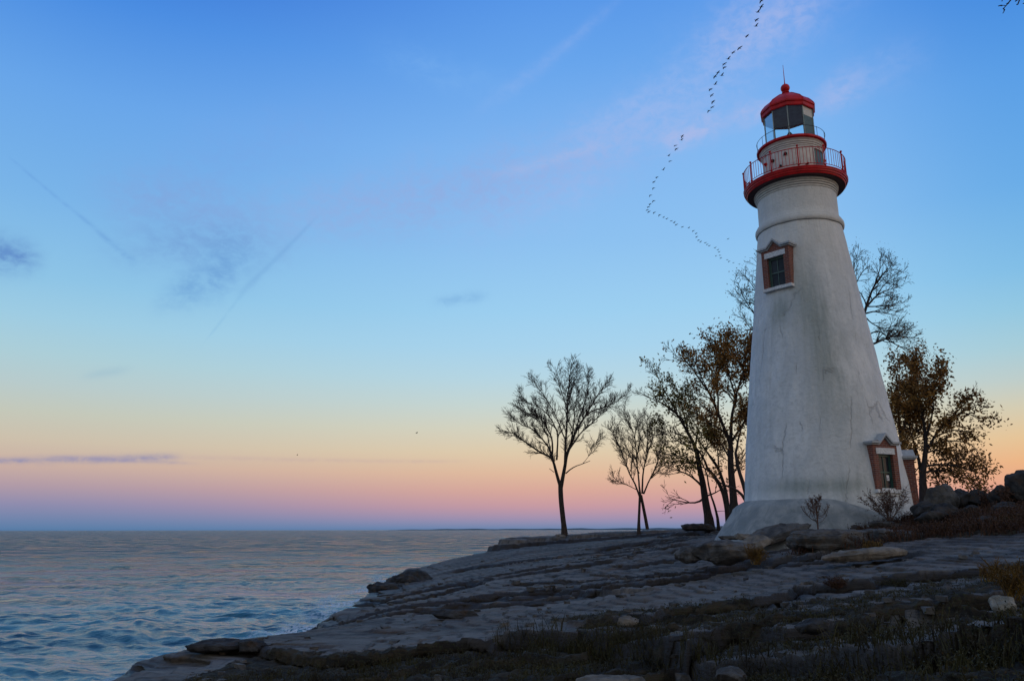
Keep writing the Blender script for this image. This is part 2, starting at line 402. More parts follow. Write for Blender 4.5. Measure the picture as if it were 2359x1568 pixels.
def rock_mat(name, lo, hi, warm=None, sc=1.0, strata=True):
    m, nb, p = mat(name); co = obj_co(nb)
    n = nb.noise(co, 2.2*sc, 7, .65, .4); f = nb.noise(co, 22*sc, 5, .7); st = nb.noise(nb.scale(co, (1, 1, 7)), 2.5*sc, 5, .65, .3)
    c = nb.mix(nb.smooth(n, .35, .68), lo, hi)
    if strata: c = nb.mix(nb.m('MULTIPLY', nb.smooth(st, .55, .72), .6), c, tuple(v*.4 for v in lo))
    if warm: c = nb.mix(nb.m('MULTIPLY', nb.smooth(nb.noise(co, 4*sc, 4, .6), .52, .68), .7), c, warm)
    c = nb.mix(nb.smooth(f, .60, .75), c, tuple(v*.5 for v in lo))
    nb.put(p.inputs['Base Color'], c); p.inputs['Roughness'].default_value = .9; p.inputs['Specular IOR Level'].default_value = .25
    nb.put(p.inputs['Normal'], nb.bump(nb.m('ADD', nb.m('MULTIPLY', f, .5), nb.m('ADD', n, nb.m('MULTIPLY', st, .8 if strata else .2))), .7, .05)); return m

M = dict(grey_stone=simple('grey_stone', (.36, .39, .42), .8, .12, 9), stucco=stucco_mat(), footing=footing_mat(), brick=brick_mat(), red=red_mat(), lglass=lantern_glass_mat(), wglass=window_glass_mat(),
    white_stone=simple('white_stone', (.60, .62, .64), .85, .18, 12, bump=.4), cream=simple('cream_paint', (.58, .56, .52), .7, .10, 5),
    green=simple('green_paint', (.022, .075, .065), .5, .2, 8), lgreen=simple('lantern_green', (.05, .10, .09), .5, .2, 8), mull=simple('mullion_paint', (.26, .31, .29), .5, .15, 8),
    dark=simple('dark_iron', (.03, .02, .025), .6, .2, 8), paper=simple('paper', (.72, .72, .74), .8, .03, 8), ink=simple('ink', (.06, .07, .12), .8, .05, 8),
    brass=simple('lens_glass', (.10, .13, .13), .15, .2, 6), ceil=simple('lantern_ceiling', (.40, .58, .64), .7, .12, 5),
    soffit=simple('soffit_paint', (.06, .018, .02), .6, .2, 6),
    bark=bark_mat('dark_bark', (.045, .036, .034)), bark2=bark_mat('grey_bark', (.060, .046, .040)), bird=simple('bird_feathers', (.018, .017, .02), .8, .2, 20),
    leaf_b=leaf_mat('rust_leaves', [(.05, .025, .010), (.15, .068, .018), (.26, .13, .028), (.20, .14, .03)]),
    leaf_y=leaf_mat('olive_leaves', [(.04, .030, .010), (.12, .09, .02), (.20, .16, .03), (.26, .17, .03)]),
    rock_d=rock_mat('dark_rock', (.018, .019, .022), (.062, .060, .060), (.06, .038, .026)),
    rock_g=rock_mat('grey_rock', (.045, .044, .044), (.13, .124, .118), (.10, .072, .05)),
    rock_p=rock_mat('pale_rock', (.10, .088, .075), (.24, .205, .165), None, 1.0, False),
    rock_w=rock_mat('white_rock', (.16, .16, .14), (.33, .31, .27), None, 3.0, False),
    weed_d=leaf_mat('dark_weeds', [(.010, .010, .005), (.028, .022, .010), (.045, .042, .012), (.06, .036, .015)], 1.2),
    weed_r=leaf_mat('russet_brush', [(.018, .010, .008), (.045, .022, .014), (.075, .035, .018), (.05, .04, .015)], .8),
    weed_y=leaf_mat('golden_weed', [(.05, .025, .008), (.13, .07, .015), (.20, .12, .02)], 2.0),
    seed=simple('dry_seed_heads', (.10, .052, .036), .9, .3, 20))

# ---------------------------------------------------------------- ground height
CP = []
def cp(px, py, Y): p = PY(px, py, Y); CP.append(tuple(p))
for q in [(460, 1476, 17.5), (620, 1468, 19), (700, 1500, 16.2), (1000, 1440, 19), (900, 1400, 24), (1200, 1380, 22), (1150, 1330, 29), (1300, 1290, 40), (1100, 1305, 45),
          (1400, 1262, 47), (1020, 1290, 58), (1150, 1264, 58), (1170, 1258, 63), (1300, 1250, 57), (1480, 1240, 54), (1600, 1224, 50), (1500, 1262, 40), (1600, 1420, 13.5), (1400, 1420, 15),
          (1700, 1360, 17), (1700, 1300, 23), (1700, 1252, 30), (1660, 1226, 34), (1400, 1480, 12), (2100, 1400, 10.5), (2300, 1340, 12), (2300, 1243, 20), (2000, 1300, 17.5),
          (1900, 1340, 14.5), (1700, 1500, 9.6), (2080, 1465, 7.6), (2359, 1405, 6.4), (2150, 1245, 21), (1900, 1262, 23), (1850, 1235, 27), (1300, 1330, 27),
          (2060, 1195, 29), (2150, 1175, 27), (2240, 1165, 26), (2359, 1150, 25), (2359, 1225, 20.5)]: cp(*q)
CP += [(-8.5, 17, -.3), (-7.9, 19, -.22), (-7.3, 23, -.25), (-6.9, 28, -.3), (-7.8, 17, .05), (-7.2, 21, .05), (-6.1, 28, 0), (-6.7, 35, 0), (-6.9, 41, 0), (-7.3, 50, 0), (-6.6, 60, .1), (-10, 17, -.9), (-9.5, 28, -.9), (-9.8, 45, -1), (-10, 60, -1), (-4, 70, -1.0),
       (6, 74, -.8), (14, 78, .6), (-6.5, 12, .15), (-5.0, 8, .3), (-9, 8, -.7), (-12, 0, -1), (-2, 13, .75), (0, 10, 1.0), (0, 5, 1.2), (0, 0, 1.35), (4, 0, 1.8), (3, 4, 1.7), (7, 3, 2.4), (12, 10, 2.6), (20, 15, 3.2),
       (14, 45, 3.2), (22, 40, 4.0), (30, 30, 5.2), (32, 60, 4.0), (16, 60, 3.2), (60, 60, 5.0), (60, 20, 6.0), (30, 5, 5.0), (10, -20, 3.5), (-12, -20, -1), (50, -20, 6), (-4, 30, .55), (-4, 24, .55), (-4, 42, .6),
       (14.5, 33.2, 3.7), (11, 31.5, 3.05)]
CPa = np.array(CP); _X = CPa[:, :2]
_d = np.hypot(_X[:, None, 0]-_X[None, :, 0], _X[:, None, 1]-_X[None, :, 1])
_n = len(_X); _A = np.zeros((_n+3, _n+3)); _A[:_n, :_n] = -_d - np.eye(_n)*.12; _A[:_n, _n] = 1; _A[:_n, _n+1:] = _X; _A[_n, :_n] = 1; _A[_n+1:, :_n] = _X.T
_w = np.linalg.solve(_A, np.concatenate([CPa[:, 2], [0, 0, 0]]))
def baseH(x, y):
    x = np.asarray(x, float); y = np.asarray(y, float)
    s = _w[_n]+_w[_n+1]*x+_w[_n+2]*y
    for i in range(_n): s = s-_w[i]*np.sqrt((x-_X[i, 0])**2+(y-_X[i, 1])**2+.3)
    s = s+.0
    far = sst(np.hypot(x, y), 55, 95); tgt = -1.6+6.0*sst(x-.43*y, 0, 8)
    return s*(1-far)+tgt*far

def polydist(x, y, pts):
    """distance to polyline, side (+ = towards camera), end fade"""
    best = np.full(x.shape, 1e9); side = np.zeros(x.shape); tpos = np.zeros(x.shape)
    L = [0]
    for a, c in zip(pts, pts[1:]): L.append(L[-1]+hypot(c[0]-a[0], c[1]-a[1]))
    for k, (a, c) in enumerate(zip(pts, pts[1:])):
        dx, dy = c[0]-a[0], c[1]-a[1]; l2 = dx*dx+dy*dy
        t = np.clip(((x-a[0])*dx+(y-a[1])*dy)/l2, 0, 1)
        qx = x-(a[0]+t*dx); qy = y-(a[1]+t*dy); d = np.hypot(qx, qy)
        sd = np.sign(dx*qy-dy*qx)*-1
        m = d < best; best = np.where(m, d, best); side = np.where(m, sd, side); tpos = np.where(m, L[k]+t*sqrt(l2), tpos)
    f = np.minimum(tpos, L[-1]-tpos)
    return best, side, f
LIPS = []
def lip(pts, drop, decay, fade=1.0, rise=0.0): LIPS.append(([tuple(PZ(*q)[:2]) for q in pts], drop, decay, fade, rise))
lip([(430, 1482, .62), (520, 1476, .68), (600, 1475, .75), (680, 1486, .82), (760, 1490, .88), (900, 1490, .92), (1030, 1480, 1.0), (1150, 1474, 1.05), (1250, 1490, 1.1)], .24, 1.6, .5)
lip([(1130, 1452, 1.20), (1180, 1446, 1.24), (1290, 1458, 1.28), (1400, 1468, 1.32), (1500, 1478, 1.4), (1620, 1488, 1.5), (1740, 1492, 1.62), (1830, 1482, 1.74), (1950, 1476, 1.88), (2060, 1468, 2.0), (2140, 1445, 2.12), (2210, 1428, 2.22), (2359, 1404, 2.36), (2500, 1390, 2.5)], .30, 1.3, .5, .06)
lip([(1085, 1326, 1.05), (1150, 1322, 1.1), (1260, 1318, 1.15), (1350, 1318, 1.2)], .30, 1.6, .8)
lip([(800, 1384, .45), (860, 1374, .5), (930, 1372, .6), (1010, 1368, .68), (1060, 1356, .75), (1100, 1345, .8)], .22, 1.6, .5)
#lip([(1140, 1246, 2.2), (1230, 1238, 2.35), (1350, 1238, 2.5), (1500, 1236, 2.65), (1640, 1232, 2.75), (1760, 1232, 2.8)], .35, 4.0, 1.0)
lip([(1350, 1262, 1.9), (1480, 1258, 2.0), (1620, 1256, 2.1), (1760, 1258, 2.2)], .18, 3.0, 1.0)
lip([(1520, 1292, 1.75), (1680, 1294, 1.8), (1830, 1290, 1.9), (2000, 1292, 2.0), (2200, 1285, 2.1)], .16, 1.6, .8)
lip([(1200, 1360, .98), (1330, 1366, 1.02), (1450, 1360, 1.12), (1560, 1364, 1.2), (1700, 1352, 1.4)], .12, 1.4, .6)
lip([(1560, 1340, 1.45), (1700, 1334, 1.55), (1850, 1330, 1.7), (2000, 1322, 1.85), (2150, 1318, 1.95)], .12, 1.2, .6)

MESA = [(-1.6, 58.5), (-.2, 57.2), (2.2, 57.6), (4.6, 56.6), (7.5, 57.0), (10.5, 55.6), (14, 54), (17, 51.5), (20, 52), (18, 60), (10, 65), (4, 66), (-.5, 64.5), (-1.9, 61)]
def mesa(x, y):
    """the highest bed, on whose end the lone tree stands"""
    out = np.zeros(x.shape); ed = np.zeros(x.shape); q = np.nonzero((x > -4) & (x < 22) & (y > 48) & (y < 70))[0]
    if len(q):
        d, sd, f = polydist(x[q], y[q], MESA+[MESA[0]]); inside = inpoly(x[q], y[q], MESA)
        out[q] = np.where(inside, (.5*sst(d, 0, .25)+.5*sst(d+.5*pn(x[q]/1.1, y[q]/1.1), .9, 1.15)), 0); ed[q] = np.where(inside, 1-sst(d, .28, .40), 1-sst(d, .2, .6))
    return out, ed
def inpoly(x, y, P):
    c = np.zeros(x.shape, bool); n = len(P)
    for i in range(n):
        (x0, y0), (x1, y1) = P[i], P[(i+1) % n]
        if y0 == y1: continue
        c ^= ((y0 > y) != (y1 > y)) & (x < (x1-x0)*(y-y0)/(y1-y0)+x0)
    return c
def auto_lips():
    """long broken edges of the limestone beds, stepping up towards the land"""
    rr = random.Random(19); ys = 10.5
    while ys < 58:
        for _ in range(2 if ys > 15 else 1):
            L = rr.uniform(5, 11)+ys*.22; xc = rr.uniform(-6.5, -6+ys*.75+5); yy = ys*rr.uniform(.97, 1.06); sl = rr.uniform(-.11, .09)
            if ys < 24 and -5.5 < xc < 3 and ys > 14.5: continue
            n = int(L/.55)+3; pts = []; w = 0
            for i in range(n):
                w = w*.8+rr.gauss(0, .13); x_ = xc-L/2+L*i/(n-1); pts.append((x_, yy+sl*(x_-xc)+w+(rr.choice([0, 0, .5, -.5, .8]) if i % 3 == 0 else 0)))
            LIPS.append((pts, rr.choice([.07, .10, .14, .20, .24])*(1 if ys < 30 else 1.15), rr.uniform(1.4, 3.6), rr.uniform(.4, 1.4), rr.uniform(0, .05)))
        ys *= 1.085 if ys > 24 else 1.11
auto_lips()
def ground_full(x, y, want=False):
    x = np.asarray(x, float); y = np.asarray(y, float)
    B = baseH(x, y)
    r = np.hypot(x, y)
    wx = x+.5*fbm(x/2.3, y/2.3, 2, .5, 5.); wy = y+.25*fbm(x/2.8, y/1.9, 3, .5, 11.)
    SH = np.zeros(x.shape); PU = np.zeros(x.shape)
    for pts, drop, dec, fade, rise in LIPS:
        P_ = np.array(pts); q = np.nonzero((wx > P_[:, 0].min()-.5) & (wx < P_[:, 0].max()+.5) & (wy > P_[:, 1].min()-4*dec-.5) & (wy < P_[:, 1].max()+3.5) & (np.abs(y) < 80))[0]
        if not len(q): continue
        d, sd, f = polydist(wx[q], wy[q], pts); m = sst(f, 0, fade); fr_ = sd > 0; wd = np.maximum(.05, .0075*r[q])
        B[q] += -m*drop*np.where(fr_, np.exp(-d/dec)*sst(d/wd, 0, 1), 0)+m*rise*np.where(~fr_, np.exp(-d/1.2), 0)
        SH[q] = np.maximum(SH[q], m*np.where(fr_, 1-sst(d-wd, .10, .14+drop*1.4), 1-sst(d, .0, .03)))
        PU[q] = np.maximum(PU[q], m*np.minimum(drop*1.2, .22)*np.where(fr_, sst(d/wd, .7, 1.3)*(1-sst(d-wd, .06, .34)), 0))
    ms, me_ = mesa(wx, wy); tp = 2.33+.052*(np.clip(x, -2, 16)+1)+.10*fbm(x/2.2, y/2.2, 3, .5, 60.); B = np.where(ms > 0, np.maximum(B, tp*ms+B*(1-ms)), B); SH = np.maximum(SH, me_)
    land = sst(B, -.3, .25)
    K = np.clip(.17+.7*pn(wx/10+.3, wy/6+.7)+.55*np.exp(-((x+6.5+.0*y)/1.6)**2), .06, .8)*(1-.85*np.exp(-(((x+1)/4.5)**2+((y-18)/4)**2)))
    rim = .30*sst(B, -.04, .05)*np.exp(-np.maximum(B, 0)/.45)*(y < 70)*np.clip(.75+1.2*pn(x/2.2+3, y/2.6), .15, 1.2); B = B+rim
    h = B+.16*(.5+.5*K)*fbm(wx/14.0, wy/2.1, 4, .45)+.030*fbm(wx/5, wy/.8, 4, .5, 3.)
    S1 = .16; q = h/S1+.6*pn(wx/9+3, wy/9); fl = np.floor(q); fr = q-fl
    ter = h+S1*((sst(fr, .86, .97)+.12*fr*(1-sst(fr, .86, .97)))-fr)
    S2 = .06; q2 = h/S2+.8*pn(wx/5+9, wy/3); fr2 = q2-np.floor(q2); ter2 = h+S2*(sst(fr2, .8, .96)-fr2)
    rough = .022*fbm(x/.42, y/.20, 4, .6)+.03*fbm(x/1.3, y/.5, 3, .6, 9.)
    j = np.abs(pn(wx/3.1+4, wy/2.2+8)); joint = -.05*np.exp(-(j/.012)**2)*(pn(x/5, y/5) > -.1)
    far = sst(r, 70, 90)
    H = np.where(far > 0, h, K*(.8*ter+.2*ter2)+(1-K)*(.15*h+.85*ter2))+(rough+joint)*(1-far)*land
    H = H*land+B*(1-land)+.0
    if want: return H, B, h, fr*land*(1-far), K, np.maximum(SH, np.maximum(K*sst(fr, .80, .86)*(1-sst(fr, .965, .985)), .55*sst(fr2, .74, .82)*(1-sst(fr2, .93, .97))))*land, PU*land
    return H
def gz(x, y): return float(ground_full(np.array([x]), np.array([y]))[0])
def onground(px, py, Ymin=3, Ymax=90):
    """first place where the sight line meets the smoothed ground"""
    d = ray(px, py); ys = np.geomspace(Ymin, Ymax, 900); t = ys/d[1]
    H = ground_full(d[0]*t, ys); zz = EYE+d[2]*t
    k = np.nonzero(zz <= H)[0]; i = k[0] if len(k) else len(ys)-1
    return Vector((d[0]*t[i], ys[i], float(H[i])))

# fan grid: fine where it is seen, coarse round the back
def fan(fine0, fine1, step, coarse):
    a = list(np.arange(-180, fine0, coarse))+list(np.arange(fine0, fine1, step))+list(np.arange(fine1, 180.01, coarse))
    a[0] = -180; a[-1] = 180
    return np.radians(np.array(a))
azs = fan(-38, 40, .095, 4.0)
rs = np.concatenate([[.05, .6, 1.2, 1.8, 2.4, 3.0], np.geomspace(3.5, 80, 1180), np.geomspace(81.5, 130, 24), [150, 220, 400, 800, 2000]])
AA, RR = np.meshgrid(azs, rs); gx = (RR*np.sin(AA)).ravel(); gy = (RR*np.cos(AA)).ravel()
GH, GB, Gh, Gfr, GK, GS, GP = ground_full(gx, gy, True)
_sh = (len(rs), len(azs)); _X2, _Y2, _Hh = gx.reshape(_sh), gy.reshape(_sh), Gh.reshape(_sh)
dR = np.gradient(_Hh, axis=0)/np.gradient(RR, axis=0); dA = np.gradient(_Hh, axis=1)/(RR*np.gradient(AA, axis=1))
ux = dR*np.sin(AA)+dA*np.cos(AA); uy = dR*np.cos(AA)-dA*np.sin(AA); ul = np.sqrt(ux**2+uy**2)+1e-6
under = GK.reshape(_sh)*(sst(Gfr, .60, .86)*(1-sst(Gfr, .885, .935))).reshape(_sh)*.20*sst(ul, .01, .04)*(1-sst(RR, 60, 75))
UX, UY = (ux/ul*under).ravel(), (uy/ul*under).ravel()+GP     # the foot of each bed is cut back under its lip

VEG = [  # patches of soil and weeds between the beds (photo pixels, put on the smoothed ground)
    [(1300, 1424), (1500, 1406), (1640, 1384), (1850, 1374), (2040, 1352), (2200, 1324), (2359, 1296), (2420, 1300), (2420, 1398), (2200, 1420), (2080, 1450), (1900, 1462), (1760, 1470), (1500, 1452), (1330, 1450)],
    [(420, 1580), (560, 1500), (760, 1498), (900, 1497), (1130, 1480), (1200, 1466), (1330, 1468), (1500, 1484), (1740, 1498), (1830, 1490), (1950, 1484), (2070, 1474), (2150, 1450), (2220, 1434), (2420, 1408), (2500, 1760), (300, 1760)],
    [(1830, 1256), (1900, 1228), (2000, 1210), (2110, 1175), (2200, 1160), (2420, 1150), (2420, 1224), (2200, 1236), (2160, 1242)],
    [(1640, 1412), (1760, 1400), (1820, 1440), (1700, 1462)]]
def base_hit(px, py):
    d = ray(px, py); ys = np.geomspace(1.2, 60, 700); t = ys/d[1]; H = baseH(d[0]*t, ys)
    k = np.nonzero(EYE+d[2]*t <= H)[0]; i = k[0] if len(k) else len(ys)-1
    return (d[0]*t[i], ys[i])
VEGW = []
for i, poly in enumerate(VEG):
    if i == 2: VEGW.append([tuple(PY(px, py, Y)[:2]) for (px, py), Y in zip(poly, (23, 26, 28.5, 28, 29, 29, 20.5, 21.5, 22))])
    else: VEGW.append([base_hit(*q) for q in poly])
def inpoly(x, y, P):
    c = np.zeros(x.shape, bool); n = len(P)
    for i in range(n):
        (x0, y0), (x1, y1) = P[i], P[(i+1) % n]
        if y0 == y1: continue
        c ^= ((y0 > y) != (y1 > y)) & (x < (x1-x0)*(y-y0)/(y1-y0)+x0)
    return c
wx_ = gx+.5*fbm(gx/1.1, gy/1.1, 3, .6, 2.); wy_ = gy+.4*fbm(gx/.9, gy/.9, 3, .6, 7.)
veg = np.zeros(gx.shape)
_vn = fbm(gx/1.3, gy/.8, 3, .6, 31.)
for k_, P in enumerate(VEGW): veg = np.maximum(veg, inpoly(wx_, wy_, P)*(sst(_vn, -.25, -.12) if k_ in (0, 3) else 1.0))
lump = .09*fbm(gx/.5, gy/.5, 4, .6, 20.)
GH = GH+veg*lump
P3 = np.stack([gx+UX, gy+UY, GH-.15*np.hypot(UX, UY)], 1)
me = grid_mesh('ground', P3, len(rs), len(azs))
at = me.attributes.new('soil', 'FLOAT', 'POINT'); at.data.foreach_set('value', veg.astype(np.float32))
at = me.attributes.new('riser_shade', 'FLOAT', 'POINT'); at.data.foreach_set('value', (GS*(GB > -.2)).astype(np.float32))

def shelf_mat():
    m, nb, p = mat('limestone_shelf'); co = pos_co(nb)
    s = nb.add('ShaderNodeSeparateXYZ'); nb.l.new(co, s.inputs[0]); z = s.outputs[2]
    at = nb.add('ShaderNodeAttribute', attribute_name='soil'); soil = at.outputs['Fac']
    big = nb.noise(nb.scale(co, (.35, 1, 1)), .8, 6, .62, .6); mid = nb.noise(nb.scale(co, (.4, 1.3, 2)), 3.2, 6, .65, .4); fine = nb.noise(co, 24, 5, .7)
    st = nb.noise(nb.scale(co, (.25, .5, 9)), 2.2, 5, .65, .2)
    c = nb.mix(nb.smooth(big, .32, .68), (.045, .041, .037), (.155, .136, .119))
    c = nb.mix(nb.m('MULTIPLY', nb.smooth(mid, .50, .72), .65), c, (.19, .168, .145))
    c = nb.mix(nb.m('MULTIPLY', nb.smooth(mid, .46, .30), .7), c, (.026, .027, .030))
    c = nb.mix(nb.m('MULTIPLY', nb.smooth(st, .55, .70), .35), c, (.028, .025, .024))
    warm = nb.smooth(nb.noise(co, .55, 5, .6, .5), .50, .62); c = nb.mix(nb.m('MULTIPLY', warm, .6), c, (.11, .072, .046))
    c = nb.mix(nb.m('MULTIPLY', nb.smooth(fine, .58, .72), .55), c, (.03, .03, .03))
    wet = nb.smooth(nb.m('ADD', z, nb.m('MULTIPLY', nb.m('SUBTRACT', big, .5), .5)), .38, .10)
    c = nb.mix(nb.m('MULTIPLY', wet, .85), c, (.018, .028, .024))
    sc = nb.mix(nb.smooth(mid, .4, .66), (.012, .009, .006), (.05, .036, .020)); sc = nb.mix(nb.smooth(fine, .5, .7), sc, (.035, .04, .014))
    sh = nb.add('ShaderNodeAttribute', attribute_name='riser_shade').outputs['Fac']      # shade painted dark onto ledge risers, lip faces and the mesa edge
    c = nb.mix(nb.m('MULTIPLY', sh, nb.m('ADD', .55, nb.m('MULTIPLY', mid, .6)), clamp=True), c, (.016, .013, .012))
    c = nb.mix(soil, c, sc)
    nb.put(p.inputs['Base Color'], c)
    nb.put(p.inputs['Roughness'], nb.m('SUBTRACT', nb.m('ADD', .72, nb.m('MULTIPLY', soil, .2)), nb.m('MULTIPLY', wet, .35)))
    p.inputs['Specular IOR Level'].default_value = .35
    h = nb.m('ADD', nb.m('MULTIPLY', fine, .35), nb.m('ADD', nb.m('MULTIPLY', mid, 1.4), nb.m('MULTIPLY', st, .7)))
    nb.put(p.inputs['Normal'], nb.bump(h, .8, .06)); return m
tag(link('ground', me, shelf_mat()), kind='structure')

# ---------------------------------------------------------------- lake
wz = fan(-38, 6, .11, 5.0)
wr = np.concatenate([[.1, 2, 4, 6, 7, 8, 9], np.geomspace(10, 420, 1150), np.geomspace(450, 60000, 26)])
AA, RR = np.meshgrid(wz, wr); x = (RR*np.sin(AA)).ravel(); y = (RR*np.cos(AA)).ravel(); r = RR.ravel()
H = np.zeros(x.shape); rs_ = np.random.RandomState(12)
cell = r*.0033
warpx = x+1.5*fbm(x/9, y/9, 2, .5, 1.); warpy = y+1.5*fbm(x/8, y/8, 2, .5, 6.)
for i in range(145):
    lam = (0.12*(1.5/.12)**(rs_.rand()**.85) if i < 115 else 2.5+7*rs_.rand()); th = R(205)+rs_.normal()*.55    # waves run in towards the shelf
    amp = (.0074*lam**.66 if i < 115 else .0034*lam)*(.5+rs_.rand()*.9); k = 2*pi/lam
    ph = k*(warpx*sin(th)+warpy*cos(th))+rs_.rand()*2*pi
    fade = sst(lam/np.maximum(cell, 1e-3), 2.5, 6.0)
    sn = np.sin(ph); H += amp*fade*(sn+.25*np.cos(2*ph))*.62
gust = .75+.9*fbm(x/26, y/11, 3, .55, 30.)
H *= np.clip(gust, .3, 1.6)
me = grid_mesh('water', np.stack([x, y, H], 1), len(wr), len(wz))
# foam: where the ground is just under or just above the water
gh = ground_full(x[r < 90], y[r < 90]); fo = np.zeros(x.shape)
sel = np.nonzero(r < 90)[0]
fo[sel] = np.exp(-((gh+.10)/.30)**2)*sst(fbm(x[sel]/1.6, y[sel]/3.0, 3, .6, 40.), -.2, .15)
at = me.attributes.new('foam', 'FLOAT', 'POINT'); at.data.foreach_set('value', fo.astype(np.float32))
def water_mat():
    m, nb, p = mat('lake_water'); co = pos_co(nb)
    f = nb.add('ShaderNodeAttribute', attribute_name='foam').outputs['Fac']
    ds = nb.add('ShaderNodeVectorMath', operation='LENGTH'); nb.l.new(co, ds.inputs[0]); nb.dist = ds.outputs['Value']
    fn = nb.noise(nb.scale(co, (1, .7, 1)), 7, 6, .75, .6)
    fm = nb.m('MULTIPLY', f, nb.smooth(fn, .43, .56), clamp=True)
    paw = nb.smooth(nb.noise(nb.scale(co, (.16, .55, 1)), .55, 9, .72, .3), .42, .58)        # light and dark of wind ripples painted into the colour; also drives roughness
    nb.put(p.inputs['Base Color'], nb.mix(fm, nb.mix(paw, (.008, .055, .095), (.045, .180, .245)), (.62, .68, .74)))
    nb.put(p.inputs['Roughness'], nb.m('ADD', nb.m('ADD', .06, nb.m('MULTIPLY', nb.smooth(nb.dist, 15, 150), nb.m('ADD', .05, nb.m('MULTIPLY', paw, .38)))), nb.m('MULTIPLY', fm, .6)))
    p.inputs['IOR'].default_value = 1.333; p.inputs['Specular IOR Level'].default_value = .28
    h1 = nb.noise(nb.scale(co, (.55, 1.25, 1)), 2.6, 5, .62, .3); h2 = nb.noise(nb.scale(co, (.6, 1.1, 1)), .40, 6, .68, .3)
    ds = nb.add('ShaderNodeVectorMath', operation='LENGTH'); nb.l.new(co, ds.inputs[0])
    hh = nb.m('ADD', nb.m('MULTIPLY', h1, nb.m('ADD', .03, nb.m('MULTIPLY', nb.smooth(ds.outputs['Value'], 20, 160), .50))), nb.m('MULTIPLY', nb.m('MULTIPLY', h2, nb.smooth(ds.outputs['Value'], 15, 160)), 5.0))
    hh = nb.m('ADD', hh, nb.m('MULTIPLY', nb.noise(nb.scale(co, (.6, 1.2, 1)), 7.5, 4, .6, .2), .022))
    nb.put(p.inputs['Normal'], nb.bump(hh, 1.0, 1.0)); return m
tag(link('water', me, water_mat()), kind='structure')

# low coast beyond the bay, just above the horizon
mb = MB(); pts = []
for i in range(60):
    a = R(-9+36*i/59); h = 4+22*(i/59)**.6+5*pn(np.array([i*.4]), np.array([.5]))[0]*2
    pts.append((a, max(h, 2)))
for a, h in pts: mb.V += [(9000*sin(a), 9000*cos(a), -6), (9000*sin(a), 9000*cos(a), h), (9600*sin(a), 9600*cos(a), h), (9600*sin(a), 9600*cos(a), -6)]
for i in range(len(pts)-1):
    for j in range(3): mb.F.append((i*4+j, i*4+4+j, i*4+5+j, i*4+j+1))
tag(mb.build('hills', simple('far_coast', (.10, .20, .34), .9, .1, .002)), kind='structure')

# ---------------------------------------------------------------- lighthouse
TD, TAZ = 34.0, R(21.88)
TX, TY = TD*sin(TAZ), TD*cos(TAZ); T0 = EYE
LH = empty('lighthouse', (TX, TY, T0), 'tall tapering grey white stone lighthouse with red lantern roof and red gallery', 'lighthouse', rz=-TAZ)
# tower frame: -Y faces the camera, +X is to the right of it
def rot(o): return o
body = [(3.34, -1.0), (3.22, 0.0), (3.16, 1.05), (2.94, 3.2), (2.80, 4.35), (2.60, 5.9), (2.41, 7.5), (2.22, 8.9), (2.06, 10.1), (1.90, 11.4), (1.755, 12.58)]
def rbody(z):
    for (r0, z0), (r1, z1) in zip(body, body[1:]):
        if z0 <= z <= z1: return r0+(r1-r0)*(z-z0)/(z1-z0)
    return body[-1][0]
fineb = [(rbody(z)+.0, z) for z in np.linspace(-1, 12.58, 90)]
def jig(mbx, amp=.012, sc=1.1):
    V = np.array(mbx.V); a = np.arctan2(V[:, 1], V[:, 0]); n = fbm(a*2.6*sc, V[:, 2]*.6*sc, 4, .5, 50.)
    rr = np.hypot(V[:, 0], V[:, 1]); k = (rr+amp*n)/np.maximum(rr, 1e-6); V[:, 0] *= k; V[:, 1] *= k; mbx.V = [tuple(v) for v in V]
mb = MB(); fineb = [(rbody(z), z) for z in np.linspace(-1, 12.58, 260)]; mb.lathe(fineb, 300); jig(mb, .035)
def opening(f):
    c = [sum(mb.V[i][k] for i in f)/4 for k in range(3)]
    for ang, hw, z0, z1 in ((R(-28), .60, 9.78, 11.5), (R(45), .575, 1.47, 3.2), (R(93), .7, -1, 2.5)):
        u = c[0]*cos(ang)+c[1]*sin(ang); n = c[0]*sin(ang)-c[1]*cos(ang)
        if n > 0 and abs(u) < hw and z0 < c[2] < z1: return True
    return False
mb.F = [f for f in mb.F if not opening(f)]
wall = mb.build('tower_wall', M['stucco'], LH, smooth=True)
mb = MB(); mb.lathe([(1.70, 12.95), (1.668, 13.0), (1.66, 13.3), (1.655, 14.14)], 96); jig(mb, .01, 2); mb.build('upper_wall', M['stucco'], LH, smooth=True)
mb = MB(); mb.lathe([(1.70, 12.60), (1.80, 12.605), (1.835, 12.64), (1.85, 12.74), (1.84, 12.82), (1.79, 12.85), (1.78, 12.93), (1.69, 12.97)], 96); mb.build('belt_course', M['stucco'], LH, smooth=True)
prof = [(1.655, 14.14)]
for i in range(4):
    z = 14.15+.095*i; r = 1.675+.03*i
    prof += [(r, z), (r+.012, z+.01), (r+.014, z+.066), (r-.022, z+.074), (r-.022, z+.09)]
prof += [(1.77, 14.53), (1.77, 14.56)]
mb = MB(); mb.lathe(prof, 96); mb.build('moulding', M['cream'], LH, smooth=True)
